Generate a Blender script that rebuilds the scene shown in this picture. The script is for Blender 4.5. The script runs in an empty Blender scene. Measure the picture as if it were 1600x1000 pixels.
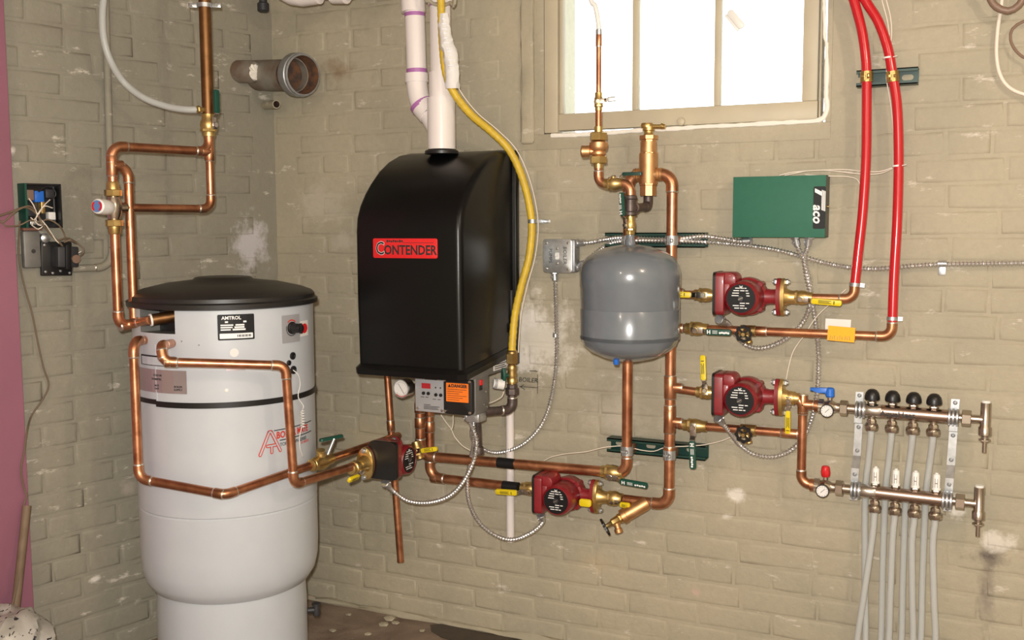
import bpy, bmesh, math, random
from mathutils import Vector, Matrix
random.seed(7)
PI = math.pi
scene = bpy.context.scene
C = scene.collection
V = Vector

# ------------------------------------------------------------------ camera, world, lights
F = 1600.0                                   # focal length in pixels of the 1600 x 1000 frame
YAW, PITCH, ROLL = math.radians(25.2), math.radians(5.4), math.radians(-0.25)
CAM = V((0.0, -2.8353, 1.3004))
fwd = V((-math.sin(YAW)*math.cos(PITCH), math.cos(YAW)*math.cos(PITCH), -math.sin(PITCH)))
r0 = V((math.cos(YAW), math.sin(YAW), 0)); u0 = r0.cross(fwd)
RT = r0*math.cos(ROLL) + u0*math.sin(ROLL); UP = -r0*math.sin(ROLL) + u0*math.cos(ROLL)
cd = bpy.data.cameras.new('camera'); cam = bpy.data.objects.new('camera', cd); C.objects.link(cam)
cd.sensor_width = 36.0; cd.lens = 36.0; cd.clip_start = 0.02
cam.matrix_world = Matrix(((RT.x, UP.x, -fwd.x, CAM.x), (RT.y, UP.y, -fwd.y, CAM.y), (RT.z, UP.z, -fwd.z, CAM.z), (0, 0, 0, 1)))
scene.camera = cam

world = bpy.data.worlds.new('World'); scene.world = world; world.use_nodes = True
bg = world.node_tree.nodes['Background']
bg.inputs[0].default_value = (0.93, 0.97, 1.0, 1); bg.inputs[1].default_value = 4.0     # bright overcast sky

def lamp(name, kind, loc, energy, color, radius, rot=None):
    l = bpy.data.lights.new(name, kind); l.energy = energy; l.color = color
    if kind == 'AREA': l.shape = 'RECTANGLE'; l.size, l.size_y = radius
    else: l.shadow_soft_size = radius
    o = bpy.data.objects.new(name, l); o.location = loc; C.objects.link(o)
    if rot: o.rotation_euler = rot
    return o
# the photographer's flash, just above the lens, and the two bulbs of the basement ceiling
lamp('camera_flash', 'POINT', CAM + UP*0.07 - RT*0.03 - fwd*0.03, 222, (1.0, 0.975, 0.93), 0.022)
BULBS = [V((0.75, -1.75, 2.26)), V((-1.0, -3.3, 2.26))]
lamp('bulb_light', 'POINT', BULBS[0] - V((0, 0, 0.10)), 34, (1.0, 0.84, 0.64), 0.05)
lamp('bulb_light', 'POINT', BULBS[1] - V((0, 0, 0.10)), 16, (1.0, 0.88, 0.72), 0.05)

vs = scene.view_settings
vs.view_transform = 'Standard'; vs.look = 'None'; vs.gamma = 1.0; vs.exposure = 0.0
vs.use_curve_mapping = False

# ------------------------------------------------------------------ surveying helpers (photo points to places on real planes)
def ray(px, py): return fwd + RT*((px-800)/F) + UP*((500-py)/F)
def W(px, py, d=0.0):                        # point d metres in front of the back wall (y = 0)
    r = ray(px, py); return CAM + r*((-d-CAM.y)/r.y)
COR = V((-2.22, 0, 0)); A75 = math.radians(75)
LD = V((-math.cos(A75), -math.sin(A75), 0)); LN = V((math.sin(A75), -math.cos(A75), 0))   # left wall: direction, normal
def L(px, py, d=0.0):                        # point d metres in front of the left wall
    r = ray(px, py); return CAM + r*((COR + LN*d - CAM).dot(LN)/r.dot(LN))
TC = V((-1.99, -0.542, 0)); TR = 0.25        # storage tank axis and radius
def T(px, py, off=0.0):                      # point on a cylinder round the tank
    r = ray(px, py); R = TR+off
    a = r.x*r.x+r.y*r.y; ox, oy = CAM.x-TC.x, CAM.y-TC.y
    b = r.x*ox+r.y*oy; c = ox*ox+oy*oy-R*R
    disc = b*b-a*c
    t = (-b-math.sqrt(max(disc, 0)))/a
    return CAM + r*t
def tang(p): return math.atan2(p.y-TC.y, p.x-TC.x)

# ------------------------------------------------------------------ materials
MATS = {}
def newmat(name):
    m = bpy.data.materials.new(name); m.use_nodes = True
    MATS[name] = m
    return m, m.node_tree, m.node_tree.nodes['Principled BSDF']
def noise_col(nt, scale, c1, c2, lo=0.35, hi=0.65, detail=6, dist=0.0):
    g = nt.nodes.new('ShaderNodeNewGeometry')
    n = nt.nodes.new('ShaderNodeTexNoise'); n.inputs['Scale'].default_value = scale; n.inputs['Detail'].default_value = detail
    n.inputs['Distortion'].default_value = dist
    nt.links.new(g.outputs['Position'], n.inputs['Vector'])
    r = nt.nodes.new('ShaderNodeValToRGB')
    r.color_ramp.elements[0].position = lo; r.color_ramp.elements[1].position = hi
    r.color_ramp.elements[0].color = (*c1, 1); r.color_ramp.elements[1].color = (*c2, 1)
    nt.links.new(n.outputs['Fac'], r.inputs['Fac'])
    return n, r
def bump(nt, b, src, strength, dist=0.002):
    bm_ = nt.nodes.new('ShaderNodeBump'); bm_.inputs['Strength'].default_value = strength; bm_.inputs['Distance'].default_value = dist
    nt.links.new(src, bm_.inputs['Height']); nt.links.new(bm_.outputs['Normal'], b.inputs['Normal'])
def simple(name, col, rough=0.5, metal=0.0, col2=None, scale=30, bmp=0, coat=0, lo=.35, hi=.65, spec=None, dist=0.0):
    m, nt, b = newmat(name)
    b.inputs['Base Color'].default_value = (*col, 1); b.inputs['Roughness'].default_value = rough; b.inputs['Metallic'].default_value = metal
    if coat: b.inputs['Coat Weight'].default_value = coat; b.inputs['Coat Roughness'].default_value = 0.08
    if spec is not None: b.inputs['Specular IOR Level'].default_value = spec
    if col2 is not None:
        n, r = noise_col(nt, scale, col, col2, lo, hi, dist=dist)
        nt.links.new(r.outputs['Color'], b.inputs['Base Color'])
        if bmp: bump(nt, b, n.outputs['Fac'], bmp)
    return m

def copper_mat(name, c1, c2, c3, rough):
    m, nt, b = newmat(name)
    n, r = noise_col(nt, 26, c1, c2, 0.3, 0.62, 8, 0.6)
    n2, r2 = noise_col(nt, 9, (0, 0, 0), (1, 1, 1), 0.52, 0.72, 5, 1.0)
    mx = nt.nodes.new('ShaderNodeMix'); mx.data_type = 'RGBA'
    nt.links.new(r2.outputs['Color'], mx.inputs[0]); nt.links.new(r.outputs['Color'], mx.inputs[6]); mx.inputs[7].default_value = (*c3, 1)
    nt.links.new(mx.outputs[2], b.inputs['Base Color'])
    b.inputs['Metallic'].default_value = 0.92
    mr = nt.nodes.new('ShaderNodeMapRange'); mr.inputs[3].default_value = rough-0.08; mr.inputs[4].default_value = rough+0.12
    nt.links.new(n.outputs['Fac'], mr.inputs[0]); nt.links.new(mr.outputs[0], b.inputs['Roughness'])
    return m
copper_mat('copper', (0.42, 0.165, 0.082), (0.64, 0.30, 0.165), (0.33, 0.125, 0.07), 0.30)
copper_mat('copper_fitting', (0.40, 0.17, 0.085), (0.62, 0.30, 0.165), (0.33, 0.15, 0.075), 0.33)
copper_mat('old_bronze_pipe', (0.17, 0.082, 0.032), (0.24, 0.12, 0.05), (0.14, 0.07, 0.03), 0.42)
copper_mat('brass', (0.52, 0.36, 0.13), (0.66, 0.48, 0.20), (0.42, 0.27, 0.10), 0.34)
copper_mat('cast_bronze', (0.56, 0.30, 0.13), (0.70, 0.41, 0.20), (0.50, 0.26, 0.11), 0.42)
simple('solder', (0.66, 0.60, 0.52), 0.32, 0.9)
simple('chrome', (0.66, 0.64, 0.62), 0.2, 1.0)
simple('nickel', (0.50, 0.44, 0.38), 0.25, 1.0)
simple('brown_steel', (0.44, 0.34, 0.29), 0.25, 1.0)
simple('zinc', (0.62, 0.64, 0.66), 0.36, 0.85, (0.48, 0.5, 0.52), 60)
simple('cable_armour', (0.72, 0.72, 0.72), 0.33, 0.9)
simple('grey_cast', (0.36, 0.37, 0.38), 0.45, 0.6, (0.30, 0.31, 0.32), 80)
simple('black_iron', (0.075, 0.06, 0.055), 0.45, 0.5, (0.12, 0.09, 0.08), 60)
simple('pump_red', (0.25, 0.012, 0.019), 0.38, 0.0, (0.19, 0.010, 0.016), 40, coat=0.25)
simple('black_plastic', (0.010, 0.010, 0.011), 0.38)
simple('black_cover', (0.0035, 0.0035, 0.0038), 0.30, 0, (0.005, 0.005, 0.0055), 400, 0.05, spec=.32)
simple('black_lid', (0.014, 0.013, 0.013), 0.42, 0, (0.02, 0.019, 0.018), 300, 0.1)
simple('tank_white', (0.53, 0.565, 0.61), 0.34, 0, (0.51, 0.545, 0.59), 14, coat=0.3)
simple('tank_grey', (0.155, 0.175, 0.20), 0.22, 0, (0.147, 0.167, 0.19), 30, coat=0.5)
simple('strut_green', (0.008, 0.045, 0.034), 0.4)
simple('grip_green', (0.006, 0.065, 0.045), 0.45)
simple('box_green', (0.038, 0.150, 0.100), 0.6, 0, (0.035, 0.142, 0.095), 60, spec=.2)
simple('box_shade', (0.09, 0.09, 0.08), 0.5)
simple('grip_yellow', (0.78, 0.60, 0.012), 0.4)
simple('gas_yellow', (0.70, 0.48, 0.035), 0.45, 0, (0.60, 0.41, 0.04), 40)
simple('pex_red', (0.52, 0.010, 0.018), 0.25, coat=0.3)
simple('pvc_white', (0.82, 0.76, 0.74), 0.32)
simple('primer_purple', (0.42, 0.16, 0.42), 0.4)
simple('white_plastic', (0.80, 0.79, 0.76), 0.4)
simple('white_wire', (0.78, 0.70, 0.60), 0.5)
simple('beige_wire', (0.16, 0.115, 0.075), 0.6)
simple('paper', (0.78, 0.76, 0.74), 0.7)
simple('label_black', (0.010, 0.010, 0.011), 0.5, spec=.25)
simple('label_silver', (0.45, 0.38, 0.39), 0.35, 0.55)
simple('label_orange', (0.92, 0.20, 0.015), 0.5)
simple('tag_orange', (0.95, 0.42, 0.0), 0.6)
simple('badge_red', (0.72, 0.022, 0.025), 0.35)
simple('logo_red', (0.62, 0.05, 0.03), 0.45)
simple('print_dark', (0.02, 0.02, 0.02), 0.6)
simple('print_white', (0.85, 0.85, 0.85), 0.5)
simple('blue_plastic', (0.02, 0.15, 0.62), 0.35)
simple('red_plastic', (0.60, 0.015, 0.02), 0.35)
simple('panel_grey', (0.40, 0.40, 0.42), 0.42, 0.2)
simple('chassis_grey', (0.20, 0.195, 0.18), 0.5, 0.3, (0.17, 0.165, 0.155), 40)
simple('cast_painted', (0.24, 0.225, 0.19), 0.55, 0, (0.15, 0.10, 0.07), 14, 0.3)
simple('rust', (0.16, 0.07, 0.03), 0.7, 0, (0.05, 0.035, 0.03), 40, 0.4)
simple('dark_metal', (0.05, 0.05, 0.055), 0.5, 0.4)
simple('wood', (0.20, 0.135, 0.085), 0.65, 0, (0.15, 0.10, 0.06), 20)
simple('pink_foam', (0.33, 0.135, 0.19), 0.6, 0, (0.28, 0.112, 0.16), 3, 0.05)
simple('brick_bare', (0.20, 0.09, 0.06), 0.8)
simple('frame_paint', (0.52, 0.46, 0.33), 0.5, 0, (0.47, 0.41, 0.30), 8, 0.1)
simple('off_white', (0.90, 0.86, 0.78), 0.7)
simple('blue_thermo', (0.10, 0.20, 0.45), 0.4)
simple('brown_tube', (0.22, 0.14, 0.10), 0.45)

def pex_white():
    m, nt, b = newmat('pex_clear')
    b.inputs['Base Color'].default_value = (0.62, 0.64, 0.63, 1); b.inputs['Roughness'].default_value = 0.35
    b.inputs['Subsurface Weight'].default_value = 0.3; b.inputs['Subsurface Radius'].default_value = (0.01, 0.01, 0.01)
    tr = nt.nodes.new('ShaderNodeBsdfTransparent'); mx = nt.nodes.new('ShaderNodeMixShader'); mx.inputs[0].default_value = 0.62
    nt.links.new(tr.outputs[0], mx.inputs[1]); nt.links.new(b.outputs[0], mx.inputs[2])
    nt.links.new(mx.outputs[0], nt.nodes['Material Output'].inputs[0])
pex_white()
def glass():
    m, nt, b = newmat('window_glass')
    tr = nt.nodes.new('ShaderNodeBsdfTransparent'); tr.inputs[0].default_value = (0.95, 0.97, 0.95, 1)
    gl = nt.nodes.new('ShaderNodeBsdfGlossy'); gl.inputs['Roughness'].default_value = 0.02
    fr = nt.nodes.new('ShaderNodeFresnel'); fr.inputs[0].default_value = 1.45
    mx = nt.nodes.new('ShaderNodeMixShader')
    nt.links.new(fr.outputs[0], mx.inputs[0]); nt.links.new(tr.outputs[0], mx.inputs[1]); nt.links.new(gl.outputs[0], mx.inputs[2])
    nt.links.new(mx.outputs[0], nt.nodes['Material Output'].inputs[0])
glass()
def led_mat():
    m, nt, b = newmat('led_display')
    b.inputs['Base Color'].default_value = (0.3, 0.01, 0.015, 1)
    b.inputs['Emission Color'].default_value = (1, 0.04, 0.05, 1); b.inputs['Emission Strength'].default_value = 0.12
led_mat()

def wall_paint(name, base, dark, patches):
    """old distemper over brick: mottled colour, flaked spots, stains with shapes of their own"""
    m, nt, b = newmat(name)
    N, Lk = nt.nodes, nt.links
    g = N.new('ShaderNodeNewGeometry')
    n1, r1 = noise_col(nt, 2.6, dark, base, 0.30, 0.62, 7, 0.4)
    cur = r1.outputs['Color']
    nf = N.new('ShaderNodeTexNoise'); nf.inputs['Scale'].default_value = 55; nf.inputs['Detail'].default_value = 8; nf.inputs['Roughness'].default_value = 0.7
    Lk.new(g.outputs['Position'], nf.inputs['Vector'])
    def mixc(fac, col):
        nonlocal cur
        mx = N.new('ShaderNodeMix'); mx.data_type = 'RGBA'
        Lk.new(fac, mx.inputs[0]); Lk.new(cur, mx.inputs[6]); mx.inputs[7].default_value = (*col, 1); cur = mx.outputs[2]
    # fine mottling
    rr = N.new('ShaderNodeMapRange'); rr.inputs[1].default_value = 0.35; rr.inputs[2].default_value = 0.75; rr.inputs[3].default_value = 0; rr.inputs[4].default_value = 0.30
    Lk.new(nf.outputs['Fac'], rr.inputs[0]); mixc(rr.outputs[0], tuple(c*0.66 for c in base))
    # small flakes where white plaster shows, stretched along the courses
    mp = N.new('ShaderNodeMapping'); mp.inputs['Scale'].default_value = (9, 9, 24)
    Lk.new(g.outputs['Position'], mp.inputs['Vector'])
    nk = N.new('ShaderNodeTexNoise'); nk.inputs['Scale'].default_value = 1.0; nk.inputs['Detail'].default_value = 9; nk.inputs['Roughness'].default_value = 0.72
    Lk.new(mp.outputs[0], nk.inputs['Vector'])
    rk = N.new('ShaderNodeMapRange'); rk.inputs[1].default_value = 0.60; rk.inputs[2].default_value = 0.68; rk.inputs[4].default_value = 0.75
    Lk.new(nk.outputs['Fac'], rk.inputs[0]); mixc(rk.outputs[0], (0.70, 0.64, 0.56))
    nw = N.new('ShaderNodeTexNoise'); nw.inputs['Scale'].default_value = 16; nw.inputs['Detail'].default_value = 8; nw.inputs['Roughness'].default_value = 0.68
    Lk.new(g.outputs['Position'], nw.inputs['Vector'])
    for (c, rad, col, amt, edge) in patches:
        sb = N.new('ShaderNodeVectorMath'); sb.operation = 'SUBTRACT'; sb.inputs[1].default_value = c; Lk.new(g.outputs['Position'], sb.inputs[0])
        dv = N.new('ShaderNodeVectorMath'); dv.operation = 'DIVIDE'; dv.inputs[1].default_value = rad; Lk.new(sb.outputs[0], dv.inputs[0])
        ln = N.new('ShaderNodeVectorMath'); ln.operation = 'LENGTH'; Lk.new(dv.outputs[0], ln.inputs[0])
        ad = N.new('ShaderNodeMath'); ad.operation = 'MULTIPLY_ADD'; ad.inputs[1].default_value = 2.6; Lk.new(nw.outputs['Fac'], ad.inputs[0]); Lk.new(ln.outputs['Value'], ad.inputs[2])
        mr = N.new('ShaderNodeMapRange'); mr.inputs[1].default_value = 2.1; mr.inputs[2].default_value = 2.1-edge; mr.inputs[3].default_value = 0; mr.inputs[4].default_value = amt
        Lk.new(ad.outputs[0], mr.inputs[0]); mixc(mr.outputs[0], col)
    Lk.new(cur, b.inputs['Base Color'])
    b.inputs['Roughness'].default_value = 0.62; b.inputs['Specular IOR Level'].default_value = 0.3
    ad = N.new('ShaderNodeMath'); ad.operation = 'MULTIPLY_ADD'; ad.inputs[1].default_value = 0.35
    Lk.new(nf.outputs['Fac'], ad.inputs[0]); Lk.new(nw.outputs['Fac'], ad.inputs[2])
    bump(nt, b, ad.outputs[0], 0.5, 0.007)
    return m
WHT = (0.78, 0.73, 0.66)
def pw(px, py, rx, rz, col=WHT, amt=0.85, edge=0.5): return (tuple(W(px, py)), (rx, 0.3, rz), col, amt, edge)
def pl(px, py, rx, rz, col=WHT, amt=0.85, edge=0.5): return (tuple(L(px, py)), (rx, rx, rz), col, amt, edge)
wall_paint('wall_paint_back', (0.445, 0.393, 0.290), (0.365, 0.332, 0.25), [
    pw(835, 530, 0.19, 0.17, (0.72, 0.67, 0.58), 0.9), pw(828, 500, 0.09, 0.05), pw(820, 565, 0.08, 0.07), pw(700, 560, 0.1, 0.1, (0.55, 0.5, 0.42), .6),
    pw(525, 112, 0.10, 0.06, (0.20, 0.12, 0.06), 0.75, 1.0), pw(1150, 775, 0.035, 0.03), pw(1135, 808, 0.03, 0.02),
    pw(500, 320, 0.14, 0.10, (0.52, 0.47, 0.38), 0.6), pw(535, 375, 0.07, 0.05, (0.55, 0.50, 0.42), 0.5), pw(580, 690, 0.12, 0.12, (0.50, 0.43, 0.28), 0.6),
    pw(1545, 870, 0.07, 0.035, (0.10, 0.08, 0.07), 0.9, 0.9), pw(1540, 930, 0.03, 0.13, (0.14, 0.11, 0.10), 0.7, 1.0), pw(1560, 845, 0.06, 0.04, WHT, .7),
    pw(700, 790, 0.25, 0.12, (0.52, 0.47, 0.40), 0.45, 0.9), pw(930, 880, 0.12, 0.05, (0.50, 0.40, 0.25), 0.5, 0.9), pw(960, 650, 0.12, 0.16, (0.58, 0.52, 0.43), 0.5, 0.8),
    pw(1495, 790, 0.03, 0.04), pw(1085, 925, 0.022, 0.025, (0.55, 0.40, 0.33)), pw(870, 300, 0.2, 0.12, (0.47, 0.41, 0.32), .5, 1.0)])
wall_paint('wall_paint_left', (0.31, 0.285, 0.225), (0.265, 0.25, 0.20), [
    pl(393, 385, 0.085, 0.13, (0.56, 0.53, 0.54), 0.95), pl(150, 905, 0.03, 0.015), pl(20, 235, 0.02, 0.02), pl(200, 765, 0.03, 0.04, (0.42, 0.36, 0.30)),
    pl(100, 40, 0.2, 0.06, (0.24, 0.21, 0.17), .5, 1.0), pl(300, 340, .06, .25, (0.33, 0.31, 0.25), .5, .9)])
def floor_mat():
    m, nt, b = newmat('floor_concrete')
    n, r = noise_col(nt, 9, (0.15, 0.105, 0.078), (0.30, 0.225, 0.17), 0.3, 0.7, 10, 0.5)
    n2, r2 = noise_col(nt, 120, (0.0, 0.0, 0.0), (1, 1, 1), 0.66, 0.72, 3)
    mx = nt.nodes.new('ShaderNodeMix'); mx.data_type = 'RGBA'; nt.links.new(r2.outputs['Color'], mx.inputs[0]); nt.links.new(r.outputs['Color'], mx.inputs[6]); mx.inputs[7].default_value = (0.40, 0.34, 0.27, 1)
    nt.links.new(mx.outputs[2], b.inputs['Base Color']); b.inputs['Roughness'].default_value = 0.75
    bump(nt, b, n.outputs['Fac'], 0.7, 0.01)
floor_mat()
simple('damp_floor', (0.035, 0.024, 0.018), 0.35, 0, (0.05, 0.034, 0.026), 30, 0.3)
simple('ceiling_wood', (0.30, 0.22, 0.15), 0.7, 0, (0.22, 0.16, 0.10), 6)

# ------------------------------------------------------------------ object helpers
def mesh_obj(name, bm, mats, parent=None, smooth=True, recalc=True):
    if recalc: bmesh.ops.recalc_face_normals(bm, faces=bm.faces[:])
    off = V((0, 0, 0)); q = parent
    while q is not None: off += q.location; q = q.parent
    if parent is not None: bmesh.ops.translate(bm, vec=-off, verts=bm.verts[:])
    me = bpy.data.meshes.new(name); bm.to_mesh(me); bm.free()
    for mt in (mats if isinstance(mats, (list, tuple)) else [mats]): me.materials.append(MATS[mt])
    if smooth:
        for p in me.polygons: p.use_smooth = True
        me.set_sharp_from_angle(angle=math.radians(38))
    o = bpy.data.objects.new(name, me); C.objects.link(o)
    if parent is not None: o.parent = parent
    return o
def thing(name, label, cat, loc, group=None):
    o = bpy.data.objects.new(name, None); o.location = loc; o.empty_display_size = 0.02; C.objects.link(o)
    o['label'] = label; o['category'] = cat
    if group: o['group'] = group
    return o
def tag(o, label, cat, group=None):
    """give a one-mesh thing its properties and put its origin inside it"""
    me = o.data; n = len(me.vertices); c = V((0, 0, 0))
    for v in me.vertices: c += v.co
    c /= n
    me.transform(Matrix.Translation(-c)); o.location = c
    o['label'] = label; o['category'] = cat
    if group: o['group'] = group
    return o
def struct(o): o['kind'] = 'structure'; return o

def frame(o, z, x=None):
    z = z.normalized()
    if x is None: x = V((0, 0, 1)) if abs(z.z) < 0.9 else V((1, 0, 0))
    x = (x - z*x.dot(z)).normalized(); y = z.cross(x)
    return Matrix(((x.x, y.x, z.x, o.x), (x.y, y.y, z.y, o.y), (x.z, y.z, z.z, o.z), (0, 0, 0, 1)))
def wallframe(p):                            # x right, y up, z out of the back wall
    return Matrix(((1, 0, 0, p.x), (0, 0, -1, p.y), (0, 1, 0, p.z), (0, 0, 0, 1)))
def leftframe(p):
    x = -LD; return Matrix(((x.x, 0, LN.x, p.x), (x.y, 0, LN.y, p.y), (0, 1, 0, p.z), (0, 0, 0, 1)))

def add_box(bm, M, lo, hi, bev=0.0, mi=0, seg=2):
    vs_ = [bm.verts.new(M @ V((x, y, z))) for x in (lo[0], hi[0]) for y in (lo[1], hi[1]) for z in (lo[2], hi[2])]
    fs = [bm.faces.new([vs_[i] for i in q]) for q in ((0, 1, 3, 2), (4, 6, 7, 5), (0, 4, 5, 1), (2, 3, 7, 6), (0, 2, 6, 4), (1, 5, 7, 3))]
    for f in fs: f.material_index = mi
    if bev > 0:
        es = list({e for f in fs for e in f.edges})
        r = bmesh.ops.bevel(bm, geom=es, offset=bev, segments=seg, profile=0.5, affect='EDGES', clamp_overlap=True)
        for f in r['faces']: f.material_index = mi
def add_lathe(bm, M, prof, seg=20, mi=0, cap=True, mis=None):
    """prof: (radius, z) pairs along the local z axis"""
    rings = []
    for (r, z) in prof:
        if r < 1e-6: rings.append([bm.verts.new(M @ V((0, 0, z)))])
        else: rings.append([bm.verts.new(M @ V((r*math.cos(2*PI*k/seg), r*math.sin(2*PI*k/seg), z))) for k in range(seg)])
    for i in range(len(rings)-1):
        a, b = rings[i], rings[i+1]; m_ = mis[i] if mis else mi
        for k in range(seg):
            k2 = (k+1) % seg
            if len(a) == 1 and len(b) == 1: continue
            if len(a) == 1: f = bm.faces.new((a[0], b[k], b[k2]))
            elif len(b) == 1: f = bm.faces.new((a[k], a[k2], b[0]))
            else: f = bm.faces.new((a[k], a[k2], b[k2], b[k]))
            f.material_index = m_
    if cap:
        for rg, rev in ((rings[0], True), (rings[-1], False)):
            if len(rg) > 2:
                f = bm.faces.new(rg[::-1] if rev else rg); f.material_index = mis[0 if rev else -1] if mis else mi
def add_cyl(bm, a, b, r, seg=16, mi=0, r2=None):
    d = b-a; add_lathe(bm, frame(a, d), [(r, 0), (r if r2 is None else r2, d.length)], seg, mi)
def lathe_part(name, M, prof, mat, parent, seg=12):
    bm = bmesh.new(); add_lathe(bm, M, prof, seg); return mesh_obj(name, bm, mat, parent)
def add_hex(bm, a, b, r, mi=0, n=6):
    d = b-a; h = d.length; c = min(0.0015, h*.2)
    add_lathe(bm, frame(a, d), [(r*.9, 0), (r, c), (r, h-c), (r*.9, h)], n, mi)
def catmull(pts, step=0.006):
    P = [pts[0]*2-pts[1]] + list(pts) + [pts[-1]*2-pts[-2]]
    out = []
    for i in range(1, len(P)-2):
        p0, p1, p2, p3 = P[i-1:i+3]
        n = max(2, int((p2-p1).length/step))
        for k in range(n):
            t = k/n; t2 = t*t; t3 = t2*t
            out.append(((p1*2) + (p2-p0)*t + (p0*2-p1*5+p2*4-p3)*t2 + (p1*3-p0-p2*3+p3)*t3)*0.5)
    out.append(P[-2].copy()); return out
def add_sweep(bm, path, rad, seg=12, mi=0, cap=True, ridge=None, close_r=None):
    """tube along a path; rad a number or a list; ridge=(pitch, amplitude) winds a ridge round it"""
    n = len(path); t0 = (path[1]-path[0]).normalized()
    x = V((0, 0, 1)) if abs(t0.z) < 0.9 else V((1, 0, 0)); x = (x - t0*x.dot(t0)).normalized()
    rings = []; s = 0.0
    for i in range(n):
        t = (path[min(i+1, n-1)] - path[max(i-1, 0)]).normalized()
        x = (x - t*x.dot(t)).normalized(); y = t.cross(x)
        if i: s += (path[i]-path[i-1]).length
        r = rad[i] if isinstance(rad, (list, tuple)) else rad
        ring = []
        for k in range(seg):
            a = 2*PI*k/seg
            rr = r
            if ridge: rr = r + ridge[1]*math.sin(2*PI*s/ridge[0] - a)
            ring.append(bm.verts.new(path[i] + (x*math.cos(a) + y*math.sin(a))*rr))
        rings.append(ring)
    for i in range(n-1):
        for k in range(seg):
            k2 = (k+1) % seg
            f = bm.faces.new((rings[i][k], rings[i][k2], rings[i+1][k2], rings[i+1][k])); f.material_index = mi
    if cap:
        f = bm.faces.new(rings[0][::-1]); f.material_index = mi
        f = bm.faces.new(rings[-1]); f.material_index = mi
def add_prism(bm, M, poly, z0, z1, bev=0.0, mi=0, seg=2):
    a = [bm.verts.new(M @ V((x, y, z0))) for x, y in poly]; b = [bm.verts.new(M @ V((x, y, z1))) for x, y in poly]
    n = len(poly); fs = [bm.faces.new(a[::-1]), bm.faces.new(b)]
    fs += [bm.faces.new((a[i], a[(i+1) % n], b[(i+1) % n], b[i])) for i in range(n)]
    for f in fs: f.material_index = mi
    if bev:
        es = list(fs[1].edges)
        r = bmesh.ops.bevel(bm, geom=es, offset=bev, segments=seg, profile=0.5, affect='EDGES', clamp_overlap=True)
        for f in r['faces']: f.material_index = mi
def rrect(w, h, r, n=4):
    out = []
    for cx, cy, a0 in ((w/2-r, h/2-r, 0), (-w/2+r, h/2-r, PI/2), (-w/2+r, -h/2+r, PI), (w/2-r, -h/2+r, 1.5*PI)):
        for k in range(n+1):
            a = a0 + PI/2*k/n; out.append((cx+r*math.cos(a), cy+r*math.sin(a)))
    return out
def text_bm(s, size, fn, bold=0.0, shear=0.0, ext=0.0002, align='CENTER', sx=1.0):
    cu = bpy.data.curves.new('lettering', 'FONT'); cu.body = s; cu.size = size; cu.align_x = align; cu.align_y = 'CENTER'
    cu.resolution_u = 2; cu.extrude = ext; cu.offset = bold; cu.shear = shear
    o = bpy.data.objects.new('lettering', cu); me = bpy.data.meshes.new_from_object(o)
    bm = bmesh.new(); bm.from_mesh(me)
    for v in bm.verts: v.co = fn(V((v.co.x*sx, v.co.y, v.co.z)))
    bpy.data.meshes.remove(me); bpy.data.objects.remove(o); bpy.data.curves.remove(cu)
    return bm
def text_part(s, size, M, mat, parent, name='lettering', **k):
    return mesh_obj(name, text_bm(s, size, lambda v: M @ v, **k), mat, parent, smooth=False)

# ------------------------------------------------------------------ the room
bm = bmesh.new(); add_box(bm, Matrix(), (-3.6, -4.3, -0.1), (1.7, 0.35, 0.0)); struct(mesh_obj('floor', bm, 'floor_concrete', smooth=False))
bm = bmesh.new(); add_box(bm, Matrix(), (-3.6, -4.3, 2.35), (1.7, 0.35, 2.45)); struct(mesh_obj('ceiling', bm, 'ceiling_wood', smooth=False))
bm = bmesh.new(); add_box(bm, Matrix(), (1.6, -4.3, 0), (1.7, 0.25, 2.35)); struct(mesh_obj('wall_right', bm, 'wall_paint_back', smooth=False))
bm = bmesh.new(); add_box(bm, Matrix(), (-3.6, -4.3, 0), (1.6, -4.2, 2.35)); struct(mesh_obj('wall_front', bm, 'wall_paint_back', smooth=False))
# window opening in the back wall
WX0, WX1 = W(850, 120).x, W(1291, 120).x
WZ0, WZ1 = W(1066, 200).z, 2.22
def window_opening(): return WX0, WX1, WZ0, WZ1
bm = bmesh.new()
I = Matrix()
BK = 0.0030                                    # mortar plane lies this far behind the brick faces
add_box(bm, I, (-2.6, BK, 0), (WX0, 0.25, 2.35)); add_box(bm, I, (WX1, BK, 0), (1.6, 0.25, 2.35))
add_box(bm, I, (WX0, BK, 0), (WX1, 0.25, WZ0)); add_box(bm, I, (WX0, BK, WZ1), (WX1, 0.25, 2.35))
wall_back = struct(mesh_obj('wall_back', bm, 'wall_paint_back', smooth=False))
bm = bmesh.new()
ML = Matrix(((LD.x, 0, -LN.x, COR.x), (LD.y, 0, -LN.y, COR.y), (0, 1, 0, 0), (0, 0, 0, 1)))    # x along, y up, z into the wall
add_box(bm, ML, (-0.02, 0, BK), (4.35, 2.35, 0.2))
wall_left = struct(mesh_obj('wall_left', bm, 'wall_paint_left', smooth=False))

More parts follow.
